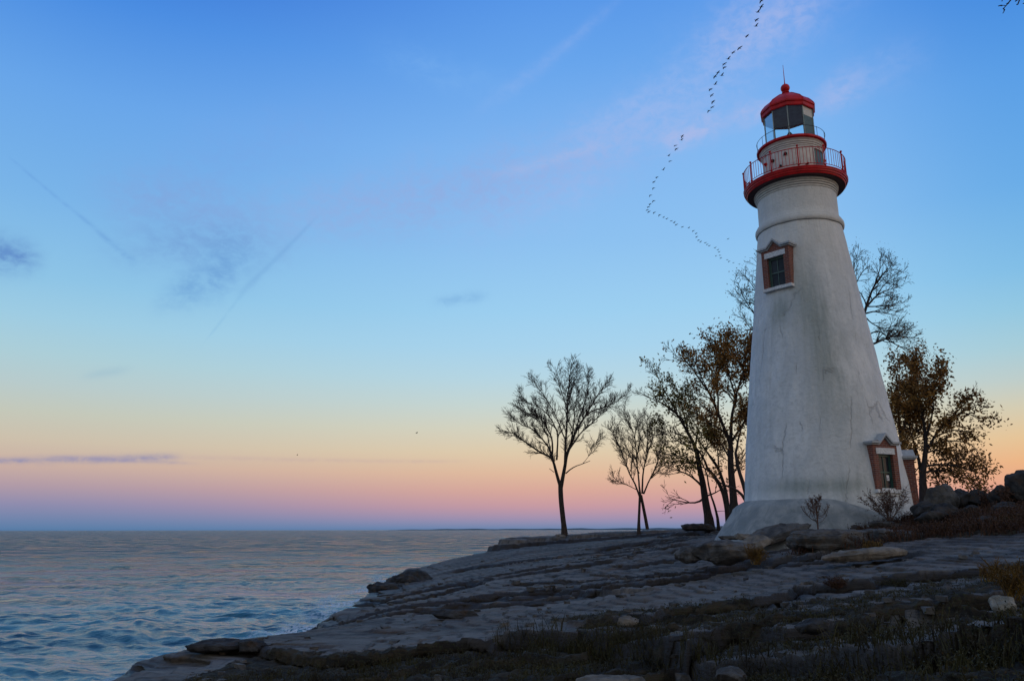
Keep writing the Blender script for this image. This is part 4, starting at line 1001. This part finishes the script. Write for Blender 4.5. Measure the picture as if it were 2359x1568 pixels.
tree('bare_tree', 60, (568, 1435), 'bare lone tree with wide vase shaped crown standing at the tip of the shelf', 'tree',
     [([(568, 1435), (552, 1300), (540, 1180), (538, 1075)], .205, .185, 0, 0)], G1, dict(dens=(3.8, 4.4, 4.2), len=(1.45, .9, .5), ang=(18, 50), up=.18, rad=(.032, .018, .0125), rmin=.0115), seed=2, barkm='bark2')
G2 = [([(1122, 1170), (1090, 1080), (1040, 990), (1010, 900), (960, 780), (920, 680), (905, 640)], .075, .014, 0, -1.6),
      ([(1100, 1120), (1030, 1080), (960, 1060), (915, 1010)], .03, .012, 0, 1.2),
      ([(1128, 1160), (1110, 1000), (1097, 850), (1080, 700), (1030, 600), (990, 540)], .075, .014, 0, .8),
      ([(1142, 1150), (1150, 1000), (1180, 850), (1190, 700), (1155, 570)], .075, .014, 0, -.8),
      ([(1152, 1150), (1200, 1040), (1240, 960), (1275, 840), (1300, 720)], .065, .014, 0, 1.6),
      ([(1120, 1000), (1060, 880), (1010, 780), (960, 700)], .045, .012, .2, 1.8), ([(1200, 1040), (1260, 980), (1310, 900)], .04, .012, .8, -1.0),
      ([(1100, 880), (1130, 740), (1100, 600)], .045, .012, .4, -1.6), ([(1180, 850), (1230, 720), (1240, 620)], .04, .012, -.5, 1.2)]
tree('bare_tree', 57, (1150, 1415), 'small bare tree with two crossing trunks between the lone tree and the leafy trees', 'tree',
     [([(1115, 1418), (1118, 1300), (1124, 1165)], .11, .085, 0, 0), ([(1180, 1412), (1160, 1300), (1142, 1210), (1132, 1160)], .13, .10, .3, .05)], G2, dict(dens=(3.8, 4.4, 4.0), len=(1.45, .85, .45), ang=(20, 52), up=.18, rad=(.030, .017, .0125), rmin=.0115), seed=5, barkm='bark2')
def lpf(spots, base=.04):
    S = [(tuple(PY(*c, Yc)), rad, pr) for c, Yc, rad, pr in spots]
    def f(q):
        v = base
        for c, rad, pr in S:
            d = ((q[0]-c[0])**2+(q[2]-c[2])**2)/rad**2
            v = max(v, pr*exp(-d))
        return v
    return f
Y3 = 52
tree('half_leafy_tree', Y3, (1640, 1372), 'leaning half leafy tree with low crooked limb left of the tower', 'tree',
     [([(1640, 1372), (1607, 1200), (1592, 1080), (1562, 950), (1545, 850)], .30, .15, 0, 0)],
     [([(1545, 850), (1520, 760), (1462, 660), (1402, 560), (1330, 500), (1232, 460), (1158, 428)], .14, .018, 0, -1.5),
      ([(1402, 560), (1332, 440), (1275, 330), (1230, 235)], .06, .014, -.8, -1.6), ([(1590, 1105), (1530, 1040), (1470, 1000), (1400, 975), (1310, 955)], .09, .016, 0, -2.5),
      ([(1596, 1185), (1560, 1222), (1480, 1220), (1400, 1198), (1310, 1168)], .08, .012, 0, 1.5), ([(1545, 850), (1450, 785), (1350, 720), (1235, 690)], .06, .014, 0, 2.2),
      ([(1530, 800), (1560, 650), (1540, 500), (1500, 380)], .06, .014, 0, 1.5), ([(1575, 1000), (1480, 900), (1380, 860), (1290, 860)], .06, .014, 0, -1.2),
      ([(1620, 1165), (1690, 1142), (1740, 1110), (1790, 1080)], .06, .014, 0, .8), ([(1480, 690), (1440, 560), (1420, 430), (1380, 330)], .06, .014, -.3, .9),
      ([(1560, 940), (1620, 820), (1640, 700)], .06, .014, 0, -1.2)],
     dict(dens=(2.0, 2.5, 2.6), len=(1.9, .95, .5), up=.14, rmin=.014, leaf=.105, leafn=(12, 28)), seed=9, leafmat='leaf_y',
     leafp=lpf([(Z4(1400, 450), Y3, 1.5, .55), (Z4(1290, 610), Y3, 1.2, .35), (Z4(1560, 740), Y3, 1.9, .8), (Z4(1540, 500), Y3, 1.4, .4)], .04))
Y4 = 49
tree('tall_leafy_tree', Y4, (1820, 1290), 'tall rust leaved tree with straight trunk rising beside the left edge of the tower', 'tree',
     [([(1822, 1290), (1808, 1100), (1792, 950), (1795, 800)], .27, .17, 0, 0)],
     [([(1795, 800), (1762, 700), (1702, 560), (1640, 410), (1570, 320), (1482, 190), (1365, 118)], .13, .016, 0, -1.8),
      ([(1795, 800), (1802, 600), (1832, 430), (1872, 300), (1905, 150), (1920, 40)], .13, .016, 0, 1.0), ([(1806, 760), (1880, 640), (1935, 560), (1990, 480)], .09, .02, 0, -.8),
      ([(1702, 560), (1700, 400), (1690, 250), (1680, 100), (1640, 30)], .07, .014, -.8, .8), ([(1640, 410), (1560, 250), (1500, 120)], .05, .014, -1.2, -2.5),
      ([(1832, 430), (1780, 280), (1760, 120), (1790, 10)], .06, .014, .4, -1.5), ([(1872, 300), (1950, 180), (1990, 80)], .06, .014, .6, 1.5),
      ([(1790, 900), (1720, 780), (1650, 700)], .07, .014, 0, 1.5), ([(1795, 1050), (1850, 930), (1900, 860)], .07, .014, 0, 1.0), ([(1762, 700), (1640, 640), (1540, 560)], .05, .014, -.2, -2.4)],
     dict(dens=(1.9, 2.5, 2.6), len=(2.0, 1.0, .5), up=.15, rmin=.014, leaf=.105, leafn=(14, 30)), seed=14, leafmat='leaf_b',
     leafp=lpf([(Z4(1660, 100), Y4, 1.9, .75), (Z4(1860, 80), Y4, 2.2, .9), (Z4(1790, 230), Y4, 1.6, .6), (Z4(1600, 370), Y4, 1.2, .6), (Z4(1840, 570), Y4, 1.5, .8), (Z4(1700, 720), Y4, 1.6, .6)], .06))
tree('leaning_tree', 50.5, (1775, 1310), 'leaning tree with several long limbs bending left behind the tall leafy tree', 'tree',
     [([(1775, 1310), (1742, 1150), (1690, 1035), (1622, 962)], .14, .10, 0, 0), ([(1782, 1312), (1762, 1130), (1705, 960), (1640, 872)], .13, .09, .5, 1.2)],
     [([(1622, 962), (1590, 880), (1500, 770), (1400, 700), (1290, 690)], .08, .014, 0, -1.5), ([(1640, 872), (1560, 760), (1480, 640), (1440, 600)], .07, .014, 1.2, 2),
      ([(1690, 1035), (1560, 930), (1440, 900), (1330, 930)], .06, .012, 0, 1), ([(1705, 960), (1700, 820), (1660, 700)], .06, .012, .8, 0)],
     dict(dens=(2.0, 2.5, 2.5), len=(1.6, .85, .45), up=.12, rmin=.014, leafn=(6, 14)), seed=21, leafmat='leaf_y', leafp=lpf([(Z4(1600, 780), 50, 1.6, .5), (Z4(1500, 660), 50, 1.2, .5)], .04))
tree('thin_tree', 51, (1705, 1368), 'thin sapling bending left between the leaning tree and the tower', 'tree',
     [([(1705, 1368), (1682, 1250), (1640, 1150), (1620, 1010)], .09, .045, 0, 0)], [([(1620, 1010), (1600, 940), (1570, 900)], .045, .012, 0, -.5), ([(1640, 1150), (1615, 1140)], .02, .01, 0, 0, 0), ([(1690, 1280), (1740, 1272), (1775, 1276)], .02, .01, 0, .3, 0)],
     dict(dens=(2, 2, 2), len=(.9, .5, .3), rmin=.012), seed=25)
tree('dark_tree', 47, (1935, 1290), 'dark forked tree trunk half hidden by the left edge of the tower', 'tree',
     [([(1935, 1290), (1905, 1190), (1880, 1150), (1830, 1112), (1760, 1090)], .13, .06, 0, 0), ([(1930, 1240), (1890, 1080), (1850, 960), (1830, 850)], .15, .09, .3, 1)],
     [([(1830, 850), (1850, 720), (1900, 600), (1930, 480)], .08, .014, 1, 1.5), ([(1850, 960), (1760, 900), (1690, 850)], .05, .012, .8, 0), ([(1760, 1090), (1690, 1060), (1640, 1010)], .05, .012, 0, -.5)],
     dict(dens=(2.0, 2.5, 2.5), len=(1.4, .8, .45), rmin=.014, leafn=(8, 18)), seed=27, leafmat='leaf_b', leafp=lpf([(Z4(1880, 620), 47, 1.6, .7)], .05))
# tall bare tree behind the tower: left and right crowns show
def DR(l): return [ZR(*q) for q in l]
G5 = [(DR([(150, 900), (185, 765), (250, 570), (310, 450), (345, 330), (385, 225), (345, 155)]), .13, .016, 0, -1),
      (DR([(190, 750), (330, 600), (450, 545), (645, 488)]), .09, .014, 0, 1.5), (DR([(330, 600), (430, 440), (585, 400)]), .05, .012, .6, -1), (DR([(300, 470), (420, 330), (490, 205)]), .05, .012, -.6, 1.5),
      (DR([(170, 830), (300, 785), (450, 830), (605, 852)]), .07, .012, 0, -1.8), (DR([(200, 740), (400, 740), (590, 730)]), .06, .012, 0, 2.2), (DR([(150, 1240), (285, 1195), (430, 1130), (560, 1100), (700, 1105), (862, 1132)]), .11, .014, 0, 1.2),
      (DR([(430, 1130), (500, 1040), (570, 940)]), .05, .012, .4, -1), (DR([(560, 1100), (650, 1020), (700, 965)]), .05, .012, .6, 2), (DR([(180, 1100), (260, 1060), (350, 1012), (440, 1110), (560, 1200)]), .06, .012, 0, -1.8),
      (DR([(430, 1130), (560, 1200), (700, 1290)]), .06, .012, .5, 0), (DR([(60, 500), (100, 400), (150, 320), (190, 280)]), .06, .012, 0, 1), (DR([(40, 420), (50, 260), (55, 125)]), .06, .012, 0, -1), (DR([(200, 880), (280, 960), (420, 1010), (560, 960)]), .05, .012, 0, 1.4),
      ([(1800, 800), (1745, 735), (1715, 690), (1700, 650)], .09, .014, 0, -1), ([(1790, 740), (1750, 680), (1722, 640), (1712, 628)], .07, .014, 0, 1.2), ([(1800, 760), (1745, 700), (1692, 690)], .06, .012, 0, 1), ([(1800, 830), (1740, 770), (1700, 720)], .06, .012, 0, -1.5), ([(1790, 700), (1760, 640), (1745, 610)], .06, .014, 0, 1)]
tree('tall_bare_tree', 56, (1875, 1195), 'tallest bare tree, its trunk hidden behind the tower and fine twigs showing on both sides', 'tree',
     [([(1875, 1210), (1885, 1050), (1890, 900), (1895, 760), (1900, 620)], .42, .16, 0, 0), ([(1885, 960), (1960, 900), (ZR(150, 1240)[0], ZR(150, 1240)[1])], .2, .11, 0, 0), ([(1890, 900), (1950, 830), (ZR(150, 900)[0], ZR(150, 900)[1])], .22, .13, 0, 0),
      ([(1888, 940), (1840, 860), (1800, 800), (1790, 700)], .2, .09, 0, 0), ([(1898, 760), (1930, 700), (ZR(60, 500)[0], ZR(60, 500)[1])], .12, .06, 0, 0)],
     G5, dict(dens=(2.3, 2.8, 2.8), len=(1.8, .95, .5), up=.12, rmin=.014, leafn=(1, 4), leaf=.06, t0=.15), conv=ID, seed=33, leafmat='leaf_b', leafp=lambda q: .5)
Y6 = 44
tree('leafy_tree', Y6, (930, 905), 'bushy brown and olive leaved tree right of the tower behind the boulders', 'tree',
     [([(930, 905), (922, 760), (902, 650), (930, 520), (948, 350), (950, 150)], .24, .10, 0, 0), ([(902, 650), (882, 500), (850, 380)], .14, .08, .2, .8)],
     [([(950, 150), (940, 0), (900, -200), (850, -480), (830, -760)], .09, .014, 0, .5), ([(850, 380), (800, 200), (740, 0), (720, -250)], .08, .014, .8, 1.6), ([(948, 350), (1050, 150), (1150, 0), (1300, -120), (1480, -180), (1620, -60)], .09, .014, 0, -1.5),
      ([(1300, -120), (1400, -230), (1500, -330)], .05, .012, -.8, -1.2), ([(945, 250), (1200, 190), (1400, 195), (1540, 250), (1620, 330)], .07, .012, 0, 1.5), ([(930, 520), (1100, 480), (1350, 505), (1500, 570), (1650, 620)], .07, .012, 0, -1.5),
      ([(920, 600), (1100, 560), (1300, 610), (1500, 690), (1640, 740)], .07, .012, 0, 1.2), ([(950, 150), (1020, -60), (1050, -250), (1015, -640)], .07, .012, 0, -1.6), ([(850, 380), (780, 330), (740, 250)], .05, .012, .8, 0),
      ([(880, 500), (820, 560), (790, 640)], .04, .012, 0, .6), ([(948, 350), (1080, 300), (1200, 330), (1320, 420)], .06, .012, 0, 0), ([(740, 0), (690, -100), (640, -260)], .06, .012, 1.2, 0), ([(900, -200), (960, -330), (960, -480)], .05, .012, .3, 1.4), ([(1050, 150), (1250, 60), (1420, 60), (1550, 120)], .06, .012, -.5, .8), ([(950, 420), (1050, 640), (1150, 760)], .05, .012, 0, .8)],
     dict(dens=(2.1, 2.6, 2.6), len=(1.7, .9, .45), up=.08, droop=.5, rmin=.013, leaf=.105, leafn=(14, 32)), conv=Z3, seed=41, leafmat='leaf_b',
     leafp=lpf([(Z3(830, -560), Y6, 1.8, .9), (Z3(850, -150), Y6, 2.2, .95), (Z3(850, 150), Y6, 1.8, .8), (Z3(1000, -250), Y6, 1.7, .7), (Z3(1100, 200), Y6, 1.6, .55), (Z3(1400, 560), Y6, 1.6, .45), (Z3(1200, 650), Y6, 1.5, .3), (Z3(700, -200), Y6, 1.4, .8)], .16))
tree('leafy_tree', 47, (760, 800), 'dark rust leaved tree close behind the right edge of the tower', 'tree',
     [([(740, 900), (700, 600), (660, 300), (620, 0)], .2, .1, 0, 0)],
     [([(620, 0), (600, -250), (585, -520), (600, -790)], .09, .014, 0, 1), ([(640, 150), (700, -50), (740, -320), (760, -580), (775, -830)], .08, .014, 0, -1), ([(660, 300), (760, 150), (820, 0)], .07, .014, 0, .8), ([(600, -200), (650, -350), (690, -450)], .05, .014, .5, 0), ([(680, 450), (740, 380), (790, 300)], .05, .014, 0, 0)],
     dict(dens=(2.1, 2.6, 2.6), len=(1.5, .8, .45), rmin=.013, leafn=(16, 34)), conv=Z3, seed=45, leafmat='leaf_b', leafp=lambda q: .42)
# a tree outside the frame whose drooping twigs reach into the top right corner
def overhang():
    loc = Vector((13.2, 11.0, gz(13.2, 11.0)-.05)); root = empty('overhanging_tree', loc, 'bare twigs hanging into the top right corner from a tree outside the frame', 'tree')
    nr = np.random.RandomState(8); tr = TM(); tw = TM(); L = np.array(loc)
    tr.tube(np.array([L, L+[.1, 0, 2.5], L+[.2, .1, 5.5], L+[.0, .3, 8.5], L+[-.3, .5, 11]]), [.32, .24, .2, .13, .04], 9)
    a = PY(2340, -60, 15.5); tip = np.array(a)
    P, r_, ln = resample([L+[.2, .1, 5.2], L+[-.4, 1.8, 7.2], tip+[.8, -.6, .9], tip], .12, .022, .3, nr, .02); tr.tube(P, r_, 6)
    P2, r2, l2 = resample([L+[.1, .2, 7], L+[1.5, 2, 9], L+[3, 3, 10]], .1, .02, .3, nr, .02); tr.tube(P2, r2, 6); spray(tw, None, P2, r2, l2, 0, nr, dict(OPT, rmin=.008), None)
    P2, r2, l2 = resample([L+[0, .3, 8], L+[1.5, -2, 10], L+[2, -3.4, 11]], .1, .02, .3, nr, .02); tr.tube(P2, r2, 6); spray(tw, None, P2, r2, l2, 0, nr, dict(OPT, rmin=.008), None)
    def S(l, r0, r1, dy=0): Q = np.array([tuple(PY(2275.0+x*.0619*.576, y*.0619*.576, 15.5+dy)) for x, y in l]); tw.tube(Q, np.linspace(r0, r1, len(Q)), 5); return Q
    S([(1880, -1740), (1640, -300), (1500, 0), (1330, 220), (1170, 400), (1040, 560)], .022, .010); S([(1170, 400), (1050, 360), (940, 380)], .008, .008); S([(940, 375), (820, 375), (690, 405)], .018, .010)
    S([(1040, 560), (1090, 650), (1060, 760), (985, 870)], .013, .009); S([(1050, 530), (980, 590)], .011, .006); S([(1085, 640), (1075, 680)], .020, .016); S([(1330, 210), (1200, 245)], .012, .006); S([(1300, 200), (1390, 250)], .014, .007)
    S([(1000, -500), (950, 0), (930, 110)], .016, .007); S([(2150, -400), (1920, 10), (1800, 90)], .016, .015); S([(2150, -500), (2060, 0), (2020, 130), (1950, 300), (1880, 310)], .016, .014); S([(2500, 200), (2400, 240), (2290, 240)], .02, .01)
    tr.build('trunk', M['bark'], root, loc); tw.build('crown', M['bark'], root, loc)
overhang()

# ---------------------------------------------------------------- shrubs and weeds
def shrub(name, px, py, Y, label, height, spread, stems, seed, mats=('seed', 'seed'), cone=False, leafn=6, leaf=.03, cat='shrub', wig=.07):
    p = PY(px, py, Y); nr = np.random.RandomState(seed); loc = Vector((p.x, p.y, p.z)); root = empty(name, loc, label, cat)
    st = TM(); lf = TM(); L = np.array(loc)
    def leaves(Q, k, s0):
        c0 = Q[nr.randint(1, len(Q), size=k)]+nr.normal(size=(k, 3))*.018; s = nr.uniform(.6, 1.3, size=(k, 1))*s0
        u = nr.normal(size=(k, 3)); u /= np.linalg.norm(u, axis=1, keepdims=True); v = np.cross(u, nr.normal(size=(k, 3))); v /= np.linalg.norm(v, axis=1, keepdims=True)
        lf.quad(np.stack([c0-u*s, c0+v*s*.5, c0+u*s, c0-v*s*.5], 1))
    if cone:
        H_ = height; st.tube(np.array([L+[0, 0, -.1], L+[.02, 0, H_*.5], L+[.0, 0, H_]]), [.03, .02, .01], 5); leaves(np.array([L+[0, 0, H_*.75], L+[0, 0, H_*.85], L+[0, 0, H_]]), 30, leaf*1.3)
        for i in range(stems):
            t = i/stems; z0 = H_*(.08+.75*t); a = nr.rand()*2*pi; ln = spread*(1-.72*t)*nr.uniform(.8, 1.1)
            q = [L+[0, 0, z0]]
            for k in range(1, 7): u = k/6; q.append(L+[cos(a)*ln*u**.8, sin(a)*ln*u**.8, z0+ln*(.15*u+.75*u*u)])
            Q = np.array(q); st.tube(Q, np.linspace(.010, .006, 7), 3); leaves(Q[3:], leafn*2, leaf)
            for k in (3, 4, 5):
                q2 = Q[k]+np.outer(np.linspace(0, 1, 4), np.array([nr.normal()*.1, nr.normal()*.1, .16])); st.tube(q2, [.008]*4, 3); leaves(q2, leafn, leaf)
    else:
        for i in range(stems):
            a = nr.rand()*2*pi; lean = nr.rand()**.6*spread; q = [L+[nr.normal()*.05, nr.normal()*.05, -.1]]
            d = np.array([cos(a)*lean, sin(a)*lean, height*nr.uniform(.65, 1.05)]); n = 9; dd = d/n
            for k in range(n): q.append(q[-1]+dd+nr.normal(size=3)*wig*np.linalg.norm(dd))
            Q = np.array(q); st.tube(Q, np.linspace(.009, .005, len(Q)), 3); leaves(Q[6:], leafn*2, leaf)
            for k in range(3, 10):
                for _ in range(2):
                    v = dd*nr.uniform(.8, 1.6)+nr.normal(size=3)*np.linalg.norm(dd)*1.0; q2 = Q[k]+np.outer(np.linspace(0, 1, 4), v); st.tube(q2, [.005]*4, 3); leaves(q2[1:], leafn, leaf)
    st.build('stem', M[mats[0]], root, loc); lf.build('foliage', M[mats[1]], root, loc); return root
shrub('dead_bush', 1884, 1212, 27.5, 'dead cone shaped bush with upcurved twigs before the tower footing', 1.05, .62, 26, 3, cone=True, leafn=5, leaf=.022)
shrub('wiry_bush', 2050, 1192, 26.8, 'wide wiry seed headed bush under the lower brick window', .95, .85, 30, 4, leafn=4, leaf=.026)
shrub('weed_plant', 1742, 1290, 19, 'small feathery golden brown weed growing between the slabs', .36, .22, 26, 6, ('weed_y', 'weed_y'), leafn=5, leaf=.014, cat='plant')
shrub('weed_plant', 2005, 1268, 21, 'green golden weed beside the pale flat slab', .30, .35, 20, 7, ('weed_d', 'weed_y'), leafn=5, leaf=.02, cat='plant')
shrub('weed_plant', 2282, 1322, 11.5, 'orange tinted weed standing alone on the grey shelf at the right', .20, .12, 14, 8, ('weed_y', 'weed_y'), leafn=4, leaf=.010, cat='plant')
shrub('weed_plant', 2330, 1362, 9.6, 'tall golden weed at the right edge above the whitish boulder', .38, .22, 22, 9, ('weed_y', 'weed_y'), leafn=4, leaf=.012, cat='plant')
shrub('weed_plant', 1926, 1340, 14.2, 'round rusty tuft on the open grey shelf right of centre', .14, .22, 22, 10, ('weed_r', 'weed_r'), leafn=6, leaf=.012, cat='plant')
shrub('weed_plant', 2085, 1342, 14.2, 'low dark green tuft in a crack right of the rusty tuft', .12, .38, 24, 11, ('weed_d', 'weed_d'), leafn=6, leaf=.012, cat='plant')
shrub('weed_plant', 2270, 1166, 26.5, 'tiny sprig on the skyline between the boulders', .55, .2, 7, 12, ('seed', 'seed'), leafn=4, leaf=.03, cat='plant')
shrub('weed_plant', 2318, 1158, 25, 'leafy sprig on the skyline left of the tallest boulder', .55, .25, 8, 13, ('seed', 'seed'), leafn=5, leaf=.035, cat='plant')
shrub('weed_plant', 1890, 1246, 25.5, 'low green brown weeds under the dead cone shaped bush', .35, .5, 24, 15, ('weed_d', 'weed_r'), leafn=5, leaf=.025, cat='plant')

def cover(name, polys, m, per, hmin, hmax, label, seed, blades=12, wid=.006, leafy=False, clump=.09):
    nr = np.random.RandomState(seed); V = []
    for P in polys:
        P_ = np.array(P); lo = P_.min(0); hi = P_.max(0); A = (hi[0]-lo[0])*(hi[1]-lo[1]); n = int(A*per)
        X = nr.uniform(lo[0], hi[0], n); Y = nr.uniform(lo[1], hi[1], n)
        ok = inpoly(X, Y, P) & (fbm(X/.8, Y/.8, 3, .6, seed*1.) > -.18); X = X[ok]; Y = Y[ok]
        k = blades; X = np.repeat(X, k)+nr.normal(size=len(X)*k)*clump; Y = np.repeat(Y, k)+nr.normal(size=len(Y)*k)*clump
        Z = ground_full(X, Y)-.02; h = nr.uniform(hmin, hmax, len(X)); a = nr.rand(len(X))*2*pi; ln = h*nr.uniform(.1, .75, len(X))
        dx, dy = np.cos(a)*ln, np.sin(a)*ln; b_ = nr.rand(len(X))*2*pi; wx, wy = np.cos(b_)*wid*nr.uniform(.6, 1.6, len(X)), np.sin(b_)*wid
        B0 = np.stack([X, Y, Z], 1); W = np.stack([wx, wy, 0*wx], 1); MID = B0+np.stack([dx*.4, dy*.4, h*.6], 1); TIP = B0+np.stack([dx, dy, h], 1)
        V.append(np.stack([B0-W, B0+W, MID+W*.9, MID-W*.9], 1)); V.append(np.stack([MID-W*.9, MID+W*.9, TIP+W*.15, TIP-W*.15], 1))
        if leafy:
            c0 = MID+nr.normal(size=MID.shape)*.03; u = nr.normal(size=MID.shape); u /= np.linalg.norm(u, axis=1, keepdims=True); v = np.cross(u, nr.normal(size=MID.shape)); v /= np.linalg.norm(v, axis=1, keepdims=True); s = wid*3.0
            V.append(np.stack([c0-u*s, c0+v*s*.6, c0+u*s, c0-v*s*.6], 1)); c1 = TIP; V.append(np.stack([c1-v*s, c1+u*s*.5, c1+v*s, c1-u*s*.5], 1))
    V = np.concatenate(V); Q = V.reshape(-1, 3); me = bpy.data.meshes.new(name); np_mesh(me, Q, np.arange(len(Q)).reshape(-1, 4), False)
    return tag(link(name, me, M[m]), label, 'weeds', kind='stuff')
cover('weeds', [VEGW[0], VEGW[3]], 'weed_d', 15, .02, .10, 'dark green and brown weeds filling the hollow behind the near ledge', 61, 10, .005, True)
fore = [(-6.2, 13.6), (-3.4, 15.2), (-.5, 14.2), (1.8, 13.2), (4.0, 9.0), (4.6, 6.8), (5.8, 5.6), (5.0, 3.0), (-1, 3.0), (-5.5, 6)]
cover('weeds', [fore], 'weed_d', 26, .03, .16, 'dark tangled weeds over the shaded bank along the bottom of the frame', 62, 12, .005, True)
_L2 = LIPS[1][0]
strip = [(x, y+.05) for x, y in _L2]+[(x-.04*y*0, y-.38) for x, y in reversed(_L2)]
cover('weeds', [strip], 'weed_d', 90, .10, .34, 'taller dark weeds hanging round the lip of the near overgrown ledge', 64, 12, .005, True)
cover('brush', [VEGW[2]], 'weed_r', 26, .08, .40, 'russet dry brush covering the slope between the boulders', 63, 14, .010, True, .16)

def chips():
    nr = np.random.RandomState(77); V = []; F = []; n = 0
    base = np.array([(1, 1, 1), (-1, 1, 1), (-1, -1, 1), (1, -1, 1), (1, 1, -1), (-1, 1, -1), (-1, -1, -1), (1, -1, -1)], float); fc = np.array([(0, 1, 2, 3), (7, 6, 5, 4), (0, 4, 5, 1), (1, 5, 6, 2), (2, 6, 7, 3), (3, 7, 4, 0)])
    N = 1100; Y = 8*(50/8)**nr.rand(N); X = -6.5+(Y*.62+7.5)*nr.rand(N); keep = (fbm(X/1.6, Y/1.1, 3, .6, 71.) > .06); X, Y = X[keep], Y[keep]; Z = ground_full(X, Y); ok = Z > .3; X, Y, Z = X[ok], Y[ok], Z[ok]
    for x_, y_, z_ in zip(X, Y, Z):
        s = nr.uniform(.015, .07)*(1+y_/40); b_ = base*(1+nr.uniform(-.45, .3, (8, 3)))*np.array([s, s*nr.uniform(.5, 1), s*nr.uniform(.25, .7)])
        a = nr.rand()*6.28; R_ = np.array([[cos(a), -sin(a), 0], [sin(a), cos(a), 0], [0, 0, 1]]); V.append(b_@R_.T+[x_, y_, z_+s*.2]); F.append(fc+n); n += 8
    me = bpy.data.meshes.new('rubble'); np_mesh(me, np.concatenate(V), np.concatenate(F), False)
    tag(link('rubble', me, M['rock_g']), 'loose grey stone chips scattered over the limestone shelf', 'rubble', kind='stuff')
chips()
# ---------------------------------------------------------------- birds
def bird_mesh(name, flap, sweep):
    mb = MB()
    xs = [(.62, .012), (.56, .03), (.50, .035), (.40, .022), (.28, .03), (.18, .07), (.02, .105), (-.14, .095), (-.28, .05), (-.36, .03)]
    n0 = len(mb.V); k = 8
    for x_, r_ in xs:
        for j in range(k): a = 2*pi*j/k; mb.V.append((x_, r_*cos(a)*1.05, r_*sin(a)*.9))
    for i in range(len(xs)-1):
        for j in range(k): mb.F.append((i*k+j, i*k+(j+1) % k, (i+1)*k+(j+1) % k, (i+1)*k+j))
    n = len(mb.V); mb.V += [(-.34, -.03, .01), (-.34, .03, .01), (-.50, .09, .015), (-.50, -.09, .015), (-.34, -.03, -.01), (-.34, .03, -.01), (-.50, .09, .0), (-.50, -.09, .0)]
    mb.F += [(n, n+1, n+2, n+3), (n+7, n+6, n+5, n+4), (n, n+3, n+7, n+4), (n+1, n+5, n+6, n+2), (n+3, n+2, n+6, n+7)]
    for s in (-1, 1):
        st = [(.05, .18, -.16), (.30, .20, -.13), (.55, .10+sweep*.2, -.18+sweep*.2), (.80, -.02+sweep, -.14+sweep*.8)]
        n = len(mb.V)
        for i, (y_, xf, xb) in enumerate(st):
            z_ = flap*(y_**1.3)
            for x_, dz in ((xf, .012), (xb, .006), (xb, -.006), (xf, -.012)): mb.V.append((x_, s*y_, z_+dz))
        for i in range(3):
            for j in range(4): a = n+i*4; mb.F.append((a+j, a+(j+1) % 4, a+4+(j+1) % 4, a+4+j))
        mb.F.append((n+12, n+13, n+14, n+15))
    me = mesh(name, mb.V, mb.F); me.materials.append(M['bird']); return me
BM = [bird_mesh('bird', f, s) for f, s in ((.05, -.06), (.45, -.10), (-.35, -.08), (.75, -.05), (-.10, -.12))]
Z8 = lambda x, y: ((2500+.7015*x)*2359/4096, (.7015*y)*2359/4096)
up_ = [(778, 5), (777, 40), (758, 70), (750, 115), (747, 150), (695, 207), (653, 275), (617, 300), (589, 337), (566, 366), (566, 385), (530, 415), (513, 437), (552, 431), (515, 481), (487, 510), (494, 544), (501, 581), (497, 612), (479, 631)]
mid_ = [(326, 777), (321, 799), (287, 830), (292, 850), (248, 889), (257, 919), (217, 969), (181, 1011), (164, 1038), (163, 1072), (145, 1113), (163, 1145), (142, 1164), (133, 1180), (127, 1197), (136, 1207)]
low_ = [(166, 1212), (197, 1225), (218, 1240), (236, 1249), (263, 1260), (279, 1270), (292, 1281), (327, 1294), (363, 1300), (389, 1316), (405, 1331), (408, 1350), (419, 1369), (431, 1378), (458, 1384), (469, 1393), (480, 1401), (512, 1414), (529, 1425), (536, 1436), (541, 1455), (519, 1458), (546, 1471), (583, 1481), (593, 1490), (618, 1498), (651, 1505)]
NUM = ['', 'first', 'second', 'third', 'fourth', 'fifth', 'sixth', 'seventh', 'eighth', 'ninth', 'tenth', 'eleventh', 'twelfth', 'thirteenth', 'fourteenth', 'fifteenth', 'sixteenth', 'seventeenth', 'eighteenth', 'nineteenth', 'twentieth',
       'twenty first', 'twenty second', 'twenty third', 'twenty fourth', 'twenty fifth', 'twenty sixth', 'twenty seventh']
br = random.Random(5)
def bird(px, py, dist, label, mi, head=None, group='birds flying in a long bent line'):
    d = Vector(ray(px, py)).normalized(); p = Vector((0, 0, EYE))+d*dist
    o = bpy.data.objects.new('bird', BM[mi]); COL.objects.link(o); o.location = p
    bearing = math.degrees(atan2(d.x, d.y))
    o.scale = (1.2, 1.2, 1.2); o.rotation_euler = (R(br.uniform(-10, 10)), R(br.uniform(-6, 6)), R((head if head is not None else 218)-bearing+br.uniform(-12, 12)))
    tag(o, label, 'bird', group)
for L_, nm, d0, d1 in ((up_, 'upper line of the flock counted downwards', 225, 255), (mid_, 'middle line of the flock counted downwards', 270, 320), (low_, 'lower right line of the flock counted rightwards', 330, 420)):
    for i, q in enumerate(L_):
        t = i/(len(L_)-1); bird(*Z8(*q), d0+(d1-d0)*t, 'dark flying bird, %s in the %s' % (NUM[i+1], nm), br.choice([0, 1, 2, 4, 3] if br.random() < .4 else [0, 0, 4, 1]))
bird(*Z8(587, 1362), 400, 'single dark bird flying apart, just above the lower line of the flock', 0, group=None)
bird(960, 997, 330, 'lone gull gliding low over the open lake left of the bare tree', 1, 200, group=None)
bird(685, 1048, 500, 'tiny distant bird low over the lake in the pink sky', 3, 190, group=None)
